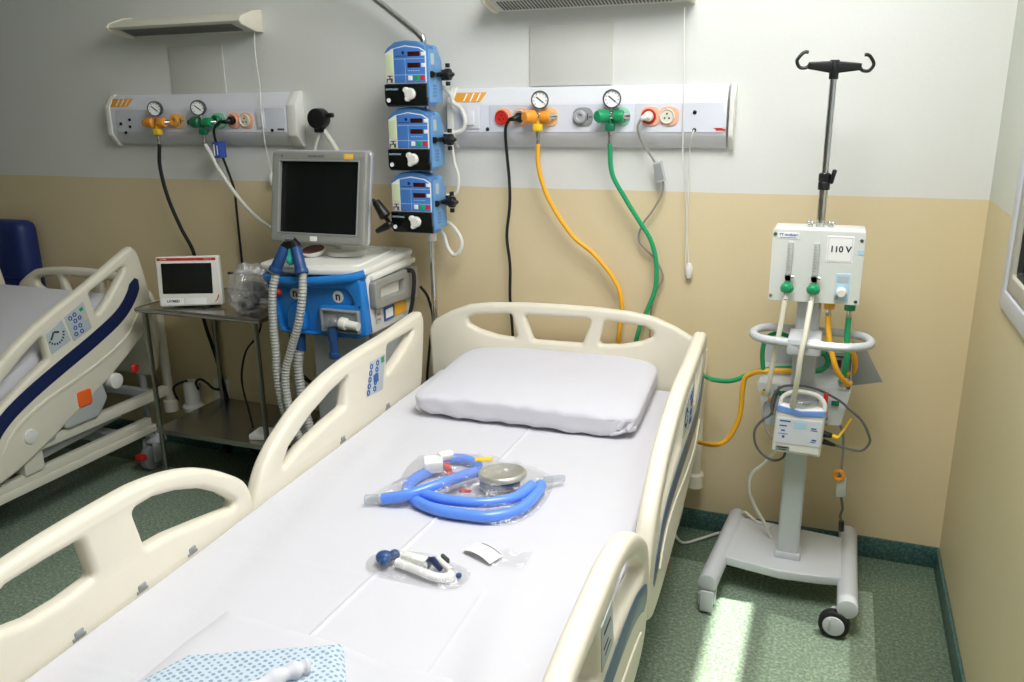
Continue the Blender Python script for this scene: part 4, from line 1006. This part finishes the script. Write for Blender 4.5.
cable('socket_cable', [(-2.795, -.015, .335), (-2.81, -.05, .35), (-2.84, -.06, .38), (-2.87, -.07, .40), (-2.90, -.07, .38), (-2.90, -.06, .34)], .006, 'black_rubber', 'black cable looping out of the white wall socket')
t = thing('transformer_box', 'small pale box lying on the lower trolley shelf', 'box', (-2.26, -.36, .293))
part('box_shell', G().box((-2.26, -.36, .305), (.13, .10, .024), .005, rot=Matrix.Rotation(.15, 4, 'Z')), 'paper', t)
cable('trolley_cable', [(-2.50, -.06, .845), (-2.48, -.05, .75), (-2.50, -.06, .66), (-2.55, -.10, .58), (-2.54, -.16, .46), (-2.44, -.25, .34), (-2.37, -.32, .305)], .005, 'black_rubber', 'black cable dropping behind the trolley to its lower shelf')
# ================================================================== HOSES AND CABLES
cable('black_hose', [(-2.912, -.10, 1.535), (-2.925, -.10, 1.43), (-2.91, -.09, 1.29), (-2.875, -.07, 1.15), (-2.845, -.04, 1.03), (-2.84, -.04, .9), (-2.84, -.03, .70), (-2.80, -.02, .50), (-2.70, -.03, .12), (-2.5, -.05, .012), (-2.2, -.05, .010)], .0085, 'black_rubber', 'black hose hanging from the yellow regulator down behind the small white monitor', 'hose')
cable('white_hose', [(-2.652, -.10, 1.535), (-2.63, -.10, 1.50), (-2.56, -.13, 1.42), (-2.44, -.15, 1.29), (-2.33, -.15, 1.20), (-2.24, -.13, 1.15), (-2.16, -.10, 1.12), (-2.10, -.07, 1.02), (-2.08, -.07, .95)], .0082, 'cable_white', 'white hose from the green regulator into the back of the ventilator', 'hose')
def plugged(label, sx, sz, pts, r, m, pm, cat='power cable', clip=None):
    w = thing('power_cable', label, cat, (sx, -.07, sz - .1), 0, 'power cables in the rail sockets')
    part('lead', G().tube(pts, r, 8, 8), m, w)
    part('plug', G().cyl((sx, -.072, sz), (sx, -.092, sz), .019, .017, bev=.003).tube([(sx, -.09, sz), (sx - .012, -.105, sz - .004), (pts[0][0], pts[0][1], pts[0][2])], .011, 10, 6, rf=lambda u, i: .013 - .006 * u), pm, w)
    return w
w = plugged('black cable with a blue clip plugged in the rail over the trolley', -2.512, 1.636, [(-2.55, -.11, 1.632), (-2.585, -.11, 1.60), (-2.60, -.09, 1.55), (-2.597, -.07, 1.50), (-2.585, -.05, 1.42), (-2.568, -.04, 1.33), (-2.571, -.035, 1.22), (-2.575, -.03, 1.05), (-2.572, -.03, .9), (-2.57, -.02, .77)], .0055, 'black_rubber', 'black')
part('cable_clip', G().b2((-2.615, -.10, 1.475), (-2.575, -.055, 1.545), .004).b2((-2.625, -.085, 1.50), (-2.612, -.065, 1.54), .003), 'icon_blue', w, 'blue cable clip')
part('clip_print', G().b2((-2.608, -.1012, 1.485), (-2.602, -.0995, 1.535)).b2((-2.590, -.1012, 1.49), (-2.586, -.0995, 1.53)), 'paper', w)
plugged('black cable hanging straight down behind the headboard beside the yellow hose', -1.165, 1.642, [(-1.195, -.105, 1.635), (-1.215, -.095, 1.60), (-1.222, -.07, 1.52), (-1.22, -.05, 1.40), (-1.222, -.045, 1.30), (-1.236, -.045, 1.18), (-1.224, -.045, 1.06), (-1.226, -.045, .92), (-1.216, -.045, .75), (-1.22, -.045, .45), (-1.2, -.05, .15), (-1.15, -.06, .008)], .0062, 'black_rubber', 'black')
w = plugged('grey cable with an inline box winding around the green hose', -.668, 1.642, [(-.692, -.10, 1.632), (-.702, -.095, 1.60), (-.69, -.07, 1.55), (-.645, -.05, 1.48), (-.618, -.04, 1.42), (-.614, -.04, 1.37), (-.65, -.035, 1.30), (-.69, -.035, 1.24), (-.696, -.035, 1.18), (-.635, -.03, 1.115), (-.603, -.03, 1.05), (-.625, -.03, .995), (-.642, -.03, .93), (-.645, -.03, .7), (-.64, -.03, .4), (-.6, -.05, .2)], .0042, 'cable_grey', 'cable_white')
ib = part('inline_box', G().box((-.628, -.045, 1.445), (.034, .022, .075), .004, rot=Matrix.Rotation(R_(-14), 4, 'Y')), 'light_grey', w)
part('box_print', G().box((-.628, -.0565, 1.445), (.026, .001, .06), rot=Matrix.Rotation(R_(-14), 4, 'Y')), 'grey_plastic', ib)
cable('call_cord', [(-.504, -.07, 1.594), (-.508, -.085, 1.575), (-.518, -.06, 1.53), (-.522, -.03, 1.44), (-.522, -.022, 1.30), (-.522, -.02, 1.14), (-.519, -.02, 1.08)], .0022, 'cable_white', 'thin pale cord from the rail jack running beside the lamp pull cord', 'cord')
YH = [(-1.082, -.10, 1.545), (-1.08, -.095, 1.45), (-1.045, -.08, 1.335), (-.96, -.06, 1.20), (-.87, -.05, 1.125), (-.785, -.05, 1.025), (-.755, -.05, .93), (-.765, -.05, .80), (-.77, -.06, .65), (-.70, -.07, .52), (-.55, -.07, .43), (-.43, -.14, .44), (-.34, -.28, .495), (-.295, -.30, .535), (-.262, -.30, .62), (-.257, -.30, .73), (-.245, -.30, .775), (-.19, -.30, .798), (-.10, -.27, .798), (-.06, -.23, .78), (.0, -.21, .77), (.06, -.22, .775), (.094, -.27, .82), (.09, -.30, .88), (.055, -.31, .92), (.03, -.30, .90)]
cable('yellow_hose', YH, .0088, 'yellow', 'yellow hose from its regulator to the gas box stand tray', 'hose', n=10)
GH = [(-.803, -.10, 1.545), (-.795, -.09, 1.44), (-.75, -.07, 1.35), (-.70, -.06, 1.27), (-.65, -.05, 1.19), (-.626, -.05, 1.10), (-.628, -.05, 1.00), (-.655, -.05, .92), (-.684, -.05, .84), (-.69, -.06, .76), (-.62, -.07, .70), (-.50, -.07, .69), (-.42, -.12, .70), (-.37, -.2, .715), (-.30, -.25, .735), (-.235, -.25, .77), (-.18, -.25, .79), (-.10, -.23, .798), (-.04, -.22, .79), (0, -.21, .80), (.012, -.22, .83), (-.005, -.24, .87)]
cable('green_hose', GH, .0088, 'green_hose', 'green hose from its regulator to the gas box stand tray', 'hose', n=10)
cable('floor_cable', [(-.50, -.04, .25), (-.485, -.05, .12), (-.50, -.05, .03), (-.505, -.09, .008), (-.46, -.155, .008), (-.40, -.10, .008), (-.345, -.04, .01), (-.31, -.02, .02), (-.27, -.03, .08), (-.24, -.08, .145), (-.19, -.13, .139), (-.15, -.15, .139), (-.135, -.16, .139)], .0055, 'cable_white', 'pale cable lying on the floor from behind the bed to the stand base', 'cable')
cable('ventilator_cable', [(-1.63, -.06, .95), (-1.60, -.05, .90), (-1.58, -.05, .80), (-1.60, -.05, .70), (-1.62, -.06, .45), (-1.58, -.06, .2), (-1.5, -.08, .008), (-1.35, -.08, .008)], .006, 'black_rubber', 'black cable behind the ventilator beside the chrome pump pole')
cable('trailing_cable', [(-2.27, -.12, .72), (-2.20, -.20, .60), (-2.12, -.22, .52), (-2.05, -.2, .52), (-2.0, -.15, .60), (-1.97, -.1, .75)], .009, 'black_rubber', 'thick black cable sagging between the trolley and the ventilator')

# ================================================================== GAS BOX STAND
SX, SY = -.062, -.33
t = thing('equipment_stand', 'grey wheeled column stand with chrome pole and black hook bar', 'stand', (-.075, SY, 0))
deckp = [(-.29, -.42), (-.20, -.435), (-.08, -.455), (.04, -.445), (.125, -.43), (.125, -.14), (-.25, -.10), (-.29, -.10)]
part('base_plate', G().plate(deckp, [], .034, .006, Matrix.Translation((0, 0, .118))), 'stand_grey', t)
for (xa, xb) in ((-.305, -.265), (.14, .14)):
    lg = part('base_tube', G().cyl((xa, -.585, .112), (xb, -.055, .112), .033, n=24, bev=.003), 'stand_grey', t)
for (x, y) in ((-.303, -.555), (.128, -.56), (-.268, -.08), (.142, -.08)):
    rot = .0
    cx = x if x < 0 else x - .012
    c = part('castor', G().b2((cx - .026, y - .03, .045), (cx + .026, y + .035, .088), .012).b2((cx - .03, y - .04, .03), (cx - .022, y + .03, .075), .004), 'light_grey', t)
    if x < 0: part('wheel_hood', G().b2((cx - .022, y - .046, .012), (cx + .022, y - .036, .09), .004), 'stand_grey', c)
    wl = part('wheel', G().cyl((cx - .02, y + .012, .046), (cx + .02, y + .012, .046), .046, n=30, bev=.006) if x < 0 or y > -.3 else G().cyl((.103, -.592, .048), (.106, -.558, .048), .048, n=32, bev=.006).cyl((.106, -.558, .05), (.128, -.545, .07), .012), 'black_rubber', c)
    if x > 0 and y < -.3:
        pass
    part('hub_cap', G().cyl((cx - .023, y + .012, .046), (cx + .023, y + .012, .046), .032, n=26, bev=.003) if x < 0 or y > -.3 else G().cyl((.1025, -.596, .048), (.104, -.585, .048), .034, n=28, bev=.003), 'stand_grey', wl)
part('column', G().b2((SX - .037, SY - .035, .13), (SX + .037, SY + .035, 1.07), .010, 3).b2((SX - .044, SY - .042, .13), (SX + .044, SY + .042, .16), .008), 'stand_grey', t)
part('chrome_pole', G().cyl((SX + .012, SY, 1.05), (SX + .012, SY, 1.47), .0135, n=20).cyl((SX + .012, SY, 1.4), (SX + .012, SY, 1.77), .0105, n=20), 'chrome', t)
cl = part('pole_clamp', G().lathe([(.013, 0), (.018, .002), (.018, .022), (.016, .026), (.018, .03), (.018, .05), (.012, .054)], (SX + .012, SY, 1.42), (0, 0, 1), 20), 'black', t)
part('clamp_lever', G().box((SX + .036, SY - .005, 1.462), (.014, .014, .046), .005, rot=Matrix.Rotation(R_(12), 4, 'Y')).cyl((SX + .02, SY, 1.445), (SX + .036, SY, 1.447), .007), 'black', cl)
hx = SX + .012
RB = Matrix.Translation((hx, SY, .010)) @ Matrix.Translation((0, 0, 1.78)) @ Matrix.Rotation(R_(4), 4, 'Y') @ Matrix.Rotation(R_(8), 4, 'Z') @ Matrix.Translation((-hx, -SY, -1.78))
bar = part('hook_bar', G().plate(fillet([(hx - .076, 1.788), (hx, 1.795), (hx + .076, 1.792), (hx + .076, 1.772), (hx, 1.758), (hx - .076, 1.768)], .004), [], .022, .004, RB @ TY(SY)).cyl((hx, SY, 1.752), (hx, SY, 1.808), .014, n=18, bev=.002), 'black', t)
for s in (-1, 1):
    c0 = V((hx + s * .088, SY, 1.790))
    part('hook', G().tube([RB @ p for p in (c0 + V((-s * .016, 0, -.010)), c0 + V((-s * .006, 0, -.019)), c0 + V((s * .012, 0, -.018)), c0 + V((s * .022, 0, 0)), c0 + V((s * .012, 0, .018)), c0 + V((s * .002, 0, .026)), c0 + V((-s * .008, 0, .026)))], .0052, 8), 'black', bar)
# oval handle ring
ring = catmull([(-.225, -.40, .96), (-.205, -.46, .96), (-.15, -.485, .96), (-.06, -.495, .96), (.05, -.495, .96), (.115, -.46, .96), (.13, -.40, .96), (.10, -.34, .96), (.0, -.315, .96), (-.12, -.31, .96), (-.20, -.33, .96)], 6, True)
rg = part('handle_ring', G().tube(ring, .0135, 12, 0, True), 'stand_grey', t)
part('ring_bracket', G().b2((SX - .052, -.505, .925), (SX + .048, -.36, .975), .006), 'stand_grey', rg)
part('bracket_screw', G().cyl((SX - .012, -.504, .95), (SX - .012, -.509, .95), .005, n=10).cyl((SX + .008, -.504, .95), (SX + .008, -.509, .95), .005, n=10).b2((SX - .006, -.508, .94), (SX + .002, -.504, .956)), 'grey_plastic', rg)
# tray with triangular wings behind the column
tr = part('rear_tray', G().plate([(-.205, .785), (.088, .782), (.068, .665), (-.165, .635)], [], .004, .001, TY(-.385)).b2((-.20, -.38, .78), (.085, -.14, .784)).b2((-.20, -.145, .784), (.085, -.14, .86)), 'stand_grey', t)
part('tray_wing', G().profile([(-.385, .784), (-.14, .784), (-.14, .90), (-.20, .90)], .085, .088).plate([(.088, .89), (.128, .885), (.19, .775), (.088, .75)], [], .003, .001, TY(-.22)), 'grey_plastic', tr, 'grey angled wing of the tray')
g = G()
for x, z in ((-.172, .755), (-.135, .755), (-.110, .756), (.045, .74)): g.b2((x - .012, -.391, z - .008), (x + .012, -.386, z + .008))
part('terminal', g, 'green_dark', tr, 'green terminal block')
part('terminal', G().b2((-.19, -.392, .745), (-.175, -.386, .758)).b2((-.165, -.392, .725), (-.145, -.386, .735)).b2((-.005, -.392, .70), (.025, -.386, .708)), 'amber', tr, 'amber terminal block')
part('terminal', G().b2((-.008, -.392, .68), (.028, -.386, .69)).b2((-.008, -.392, .66), (.028, -.386, .668)), 'grey_plastic', tr)
lb = part('equipment_label', G().b2((-.02, -.21, .80), (.08, -.20, .86)), 'label_grey', tr)
part('label_print', G().b2((.03, -.212, .808), (.055, -.209, .835)).b2((-.012, -.212, .845), (.07, -.209, .849)), 'dark_grey', lb)
# ------------------------------------------------------------------ gas box
t = thing('gas_flow_box', 'pale grey box marked 110 V with two flow tubes on the stand', 'gas box', (-.05, -.40, 1.06))
bx = part('box_shell', G().b2((-.186, -.42, 1.078), (.084, -.27, 1.305), .006), 'box_grey', t)
F = -.4205
part('front_plate', G().plate(rrect(-.186, 1.078, .084, 1.306, .004), [], .004, .001, TY(F)), 'box_grey', t)
F -= .002
s1 = part('voltage_label', G().plate(rrect(-.024, 1.210, .053, 1.291, .003), [], .002, .0005, TY(F)), 'paper', t)
part('label_border', G().plate(rrect(-.020, 1.214, .049, 1.287, .002), [rrect(-.019, 1.215, .048, 1.286, .002)], .0006, .0001, TY(F - .0012)), 'light_grey', s1)
part('lettering', G().text('110 V', .026, Matrix.Translation((.016, F - .0012, 1.250)) @ TY(0), bold=True), 'text_dark', s1)
s2 = part('brand_label', G().plate(rrect(-.170, 1.276, -.107, 1.297, .002), [], .002, .0005, TY(F)), 'paper', t)
part('lettering', G().text('TT medicare', .011, Matrix.Translation((-.138, F - .0012, 1.289)) @ TY(0), bold=True), 'text_blue', s2)
part('label_print', G().b2((-.165, F - .0015, 1.2795), (-.112, F - .0008, 1.281)), 'text_blue', s2)
part('blue_sticker', G().plate(rrect(.066, 1.236, .082, 1.252, .001), [], .002, .0005, TY(F)), 'label_blue', t)
for x, z in ((-.178, 1.291), (.074, 1.280), (-.179, 1.093), (.074, 1.09)):
    part('screw', G().lathe([(0, 0), (.006, 0), (.005, .003), (0, .003)], (x, F, z), (0, -1, 0), 12), 'chrome', t)
for x in (-.130, -.052):
    fl_ = part('flow_tube', G().b2((x - .008, F - .012, 1.165), (x + .008, F, 1.268), .003), 'clear_rod', t, 'clear graduated flow tube')
    g = G()
    for k in range(9): g.b2((x - .007, F - .0125, 1.18 + k * .0095), (x + (.004 if k % 2 else .0), F - .0118, 1.1808 + k * .0095))
    part('scale_print', g, 'dark_grey', fl_)
    vb = part('valve_body', G().cyl((x, F, 1.157), (x, F - .03, 1.157), .009).b2((x - .010, F - .03, 1.145), (x + .010, F, 1.168), .002).cyl((x + .01, F - .015, 1.16), (x + .018, F - .015, 1.16), .005), 'chrome', t)
    part('valve_knob', G().lathe([(.010, 0), (.013, .003), (.019, .012), (.021, .02), (.017, .03), (.010, .034), (0, .034)], (x, F - .020, 1.142), (0, -.45, -1), 8), 'green', vb, 'green lobed valve knob')
    part('outlet_stub', G().cyl((x, F - .02, 1.125), (x - .002, F - .03, 1.09), .007), 'white_plastic', vb)
dp = part('dial_plate', G().plate(rrect(.010, 1.09, .052, 1.176, .003), [], .003, .001, TY(F)), 'label_blue', t)
part('dial_window', G().b2((.015, F - .0025, 1.148), (.047, F - .001, 1.168)), 'label_grey', dp)
part('dial_knob', G().lathe([(.015, 0), (.0165, .003), (.014, .022), (.011, .026), (0, .026)], (.030, F - .001, 1.118), (0, -1, 0), 22), 'white_plastic', dp)
part('dial_tab', G().b2((.010, F - .014, 1.095), (.022, F - .002, 1.108), .002), 'grey_plastic', dp)
for x in (SX - .018, SX + .044): part('wing_screw', G().cyl((x, -.335, 1.305), (x, -.335, 1.312), .008).ball((x - .005, -.335, 1.318), .007).ball((x + .006, -.335, 1.317), .006), 'chrome', t)
for x, c in ((-.001, 'orange'), (.060, 'green')):
    o_ = part('gas_coupling', G().cyl((x, -.38, 1.08), (x, -.38, 1.052), .019, n=6, bev=.002), 'yellow' if c == 'orange' else c, t)
    part('hose_tail', G().lathe([(.008, 0), (.009, -.004), (.007, -.01), (.009, -.016), (.008, -.034)], (x, -.38, 1.052), (0, 0, 1), 12), 'chrome', o_)
cable('yellow_box_hose', [(-.001, -.38, 1.03), (.002, -.385, .99), (.012, -.40, .94), (.035, -.41, .87), (.058, -.40, .83), (.078, -.37, .803), (.085, -.33, .795)], .0088, 'yellow', 'short yellow hose dropping from the underside of the 110 V box', 'hose', n=10)
cable('green_box_hose', [(.060, -.38, 1.03), (.060, -.385, .97), (.066, -.39, .92), (.066, -.38, .87), (.060, -.35, .81), (.055, -.32, .795)], .0088, 'green_hose', 'short green hose dropping from the underside of the 110 V box', 'hose', n=10)
cable('green_loop_hose', [(-.192, -.30, .795), (-.20, -.30, .86), (-.193, -.30, .91), (-.165, -.30, .935), (-.13, -.29, .93), (-.10, -.27, .91)], .0078, 'green_hose', 'green hose loop rising behind the handle ring of the stand', 'hose', n=10)
cable('cream_tube', [(-.133, -.455, 1.088), (-.14, -.46, 1.0), (-.150, -.46, .92), (-.158, -.45, .84), (-.165, -.43, .775), (-.168, -.41, .75)], .0082, 'rod_cream', 'cream tube hanging from the flow tube nearer the pillow bed', 'tube', n=12)
cable('cream_tube', [(-.055, -.455, 1.088), (-.062, -.505, 1.0), (-.070, -.525, .93), (-.075, -.515, .84), (-.082, -.48, .76), (-.084, -.46, .735)], .0085, 'rod_cream', 'cream tube running from a flow tube down into the humidifier', 'tube', n=12)
# ------------------------------------------------------------------ humidifier
t = thing('humidifier', 'white humidifier unit with a blue band on the stand column', 'humidifier', (-.06, -.45, .575))
part('unit_shell', G().plate(fillet([(-.138, .578), (.014, .574), (.020, .722), (.012, .742), (-.055, .735), (-.122, .745), (-.131, .725)], .008), [], .10, .010, TY(-.42)), 'white_plastic', t)
part('blue_band', G().plate(fillet([(-.130, .722), (-.06, .708), (.018, .717), (.019, .738), (-.055, .729), (-.129, .743)], .003), [], .106, .003, TY(-.42)), 'sky_band', t)
part('chamber', G().lathe([(0, 0), (.05, 0), (.054, .006), (.054, .022), (.046, .03), (.02, .034), (0, .034)], (-.058, -.415, .735), (0, 0, 1), 30), 'clear', t)
part('chamber_guard', G().tube([(-.122, -.455, .735), (-.115, -.45, .765), (-.085, -.45, .785), (-.05, -.45, .788), (-.01, -.45, .78), (.012, -.455, .758), (.014, -.46, .735)], .0075, 10), 'white_plastic', t)
lp = part('control_face', G().plate(rrect(-.127, .612, .012, .70, .003), [], .002, .0005, TY(-.471)), 'panel_face', t)
g = G()
for q in ((-.118, .688, -.085, .693), (-.118, .672, -.095, .676), (-.112, .655, -.10, .66), (-.12, .645, -.09, .647), (-.108, .632, -.10, .64), (-.02, .672, -.004, .676), (-.022, .666, 0, .668), (-.016, .632, -.002, .637), (-.02, .626, -.004, .628)):
    g.b2((q[0], -.4728, q[1]), (q[2], -.4715, q[3]))
part('control_print', g, 'text_blue', lp)
part('display', G().b2((-.075, -.4728, .668), (-.035, -.4715, .692)), 'label_blue', lp)
nl = part('name_label', G().plate(rrect(-.125, .586, -.082, .603, .002), [], .002, .0005, TY(-.471)), 'grey_plastic', t)
part('label_print', G().b2((-.12, -.4728, .596), (-.088, -.4715, .600)).b2((-.115, -.4728, .589), (-.093, -.4715, .592)), 'text_dark', nl)
part('sensor_plug', G().cyl((.018, -.43, .645), (.045, -.43, .642), .012, .008, bev=.002), 'black', t)
part('sensor_plug', G().cyl((.045, -.43, .642), (.062, -.43, .637), .007), 'yellow_bright', t, 'yellow plug tip')
part('sensor_plug', G().cyl((.018, -.42, .615), (.058, -.42, .606), .010, .005, bev=.002), 'black', t)
part('heater_mount', G().b2((-.11, -.37, .59), (-.01, -.362, .72), .003), 'grey_plastic', t)
for pts, r, m, lb in (
    ([(.055, -.42, .607), (.10, -.42, .600), (.138, -.42, .60), (.157, -.42, .625), (.156, -.42, .65), (.13, -.42, .70), (.09, -.42, .735), (.05, -.42, .765), (-.02, -.43, .797), (-.09, -.43, .80), (-.13, -.43, .785), (-.15, -.43, .74), (-.145, -.43, .69)], .0042, 'cable_dark', 'grey sensor lead looping wide beside the humidifier towards the window'),
    ([(-.094, -.43, .58), (-.10, -.43, .545), (-.13, -.42, .525), (-.165, -.42, .54), (-.192, -.42, .575), (-.198, -.42, .625), (-.175, -.42, .665), (-.15, -.42, .69), (-.14, -.42, .74), (-.13, -.42, .79)], .0042, 'cable_dark', 'grey lead looping beside the humidifier on the pillow bed side'),
    ([(-.12, -.35, .58), (-.13, -.30, .515), (-.17, -.29, .45), (-.208, -.28, .40), (-.213, -.27, .33), (-.19, -.25, .26), (-.15, -.24, .19), (-.125, -.24, .139)], .0055, 'cable_white', 'pale cable drooping from the humidifier onto the stand base plate'),
    ([(.062, -.43, .637), (.080, -.36, .64), (.092, -.32, .65), (.10, -.30, .66)], .004, 'yellow_bright', 'short yellow sensor lead at the side of the humidifier'),
    ([(-.16, -.37, .73), (-.18, -.40, .70), (-.165, -.42, .64), (-.14, -.42, .60)], .0035, 'cable_grey', 'thin grey lead between the tray and the humidifier')):
    cable('sensor_lead', pts, r, m, lb, 'lead')
part('red_connector', G().b2((.008, -.432, .745), (.022, -.418, .785), .003), 'red', t, 'small red connector')
t = thing('hanging_plug', 'white plug with an orange tag hanging beside the stand column', 'plug', (.094, -.30, .24))
part('lead', G().tube([(.03, -.30, .70), (.075, -.30, .62), (.086, -.30, .55), (.088, -.30, .47)], .0045, 8), 'cable_grey', t)
part('plug_body', G().box((.092, -.30, .41), (.036, .03, .075), .008, rot=Matrix.Rotation(R_(-4), 4, 'Y')).cyl((.09, -.30, .44), (.089, -.30, .46), .009), 'clear_rod', t)
part('tag', G().tube(circ3 := [(.080 + .014 * math.cos(a * PI / 4), -.318, .458 + .016 * math.sin(a * PI / 4)) for a in range(8)], .007, 8, 4, True), 'orange', t, 'orange ring tag')
part('lead', G().tube([(.094, -.30, .375), (.100, -.30, .35), (.104, -.29, .32), (.100, -.28, .29), (.106, -.27, .26)], .0045, 8), 'cable_dark', t)
part('tip', G().cyl((.106, -.27, .265), (.108, -.265, .225), .009, bev=.002), 'black', t)
# ================================================================== ARMCHAIR
t = thing('armchair', 'dark blue padded armchair in the far corner beyond the raised bed', 'armchair', (-4.22, -.45, 0))
x0, x1 = -4.60, -3.845
part('backrest', G().box((-4.222, -.085, .93), (.755, .13, .44), .05, 4), 'chair_blue', t)
part('backrest_cushion', G().box((-4.222, -.082, .59), (.74, .10, .33), .045, 4), 'chair_blue', t)
part('seam', G().tube([(-4.56, -.151, .86), (-4.2, -.152, .855), (-3.87, -.151, .86)], .005, 8), 'chair_blue', t)
part('seat', G().box((-4.25, -.50, .43), (.58, .66, .15), .05, 4), 'chair_blue', t)
for x in (x0 + .05, -3.96):
    a = part('armrest', G().box((x, -.50, .60), (.09, .62, .09), .035, 4).box((x, -.5, .42), (.07, .58, .32), .015), 'chair_blue', t)
for x in (x0 + .06, -3.98):
    for y in (-.14, -.76): part('leg', G().cyl((x, y, 0), (x, y, .30), .018, .022), 'dark_grey', t)

# ================================================================== LIGHT AND CAMERA
sc = bpy.context.scene
w = D.worlds.new('sky'); sc.world = w; w.use_nodes = True
nt = w.node_tree; bg = nt.nodes['Background']
bg.inputs[0].default_value = (.86, .93, 1.0, 1); bg.inputs[1].default_value = 1.0
def area(name, loc, sx_, sy_, power, col, rot):
    l = D.lights.new(name, 'AREA'); l.shape = 'RECTANGLE'; l.size = sx_; l.size_y = sy_; l.energy = power; l.color = col
    o = D.objects.new(name, l); COL.objects.link(o); o.location = loc; o.rotation_euler = rot; return o
for nm, W, e in (('daylight', W1, 36),):
    area(nm, (XR + .135, (W[0] + W[1]) / 2, (W[2] + W[3]) / 2), W[3] - W[2] - .12, W[1] - W[0] - .12, e, (.97, .985, 1.0), (0, R_(90), 0))
s = D.lights.new('sun', 'SUN'); s.energy = 7; s.angle = R_(.8); s.color = (1, .95, .86)
so = D.objects.new('sun', s); COL.objects.link(so); so.rotation_euler = V((-.245, .035, -1)).to_track_quat('-Z', 'Y').to_euler()
area('ceiling_light', (-.25, -1.6, 3.0), .8, 1.4, 28.5, (1, .985, .965), (0, 0, 0))
area('ceiling_light_between_beds', (-2.2, -1.0, 2.95), 1.2, .6, 1.0, (1, .97, .92), (0, 0, 0))

cam = D.cameras.new('camera'); co = D.objects.new('camera', cam); COL.objects.link(co)
cam.sensor_width = 36; cam.sensor_fit = 'HORIZONTAL'; cam.lens = 832.8 / 1024 * 36
cam.clip_start = .05
def camrot(yaw, pitch, roll):
    cy, sy = math.cos(yaw), math.sin(yaw)
    f = V((-sy * math.cos(pitch), cy * math.cos(pitch), -math.sin(pitch))); r = V((cy, sy, 0)); d = f.cross(r)
    r2 = r * math.cos(roll) + d * math.sin(roll); d2 = d * math.cos(roll) - r * math.sin(roll)
    return Matrix((r2, -d2, -f)).transposed()
co.matrix_world = Matrix.Translation((0, -3.1477, 1.7)) @ camrot(.37464, .27996, .013744).to_4x4()
sc.camera = co
sc.view_settings.view_transform = 'Standard'; sc.view_settings.look = 'None'; sc.view_settings.gamma = 1; sc.view_settings.use_curve_mapping = False
sc.view_settings.exposure = 1.08
sc.cycles.use_denoising = True
sc.cycles.max_bounces = 10; sc.cycles.transparent_max_bounces = 24
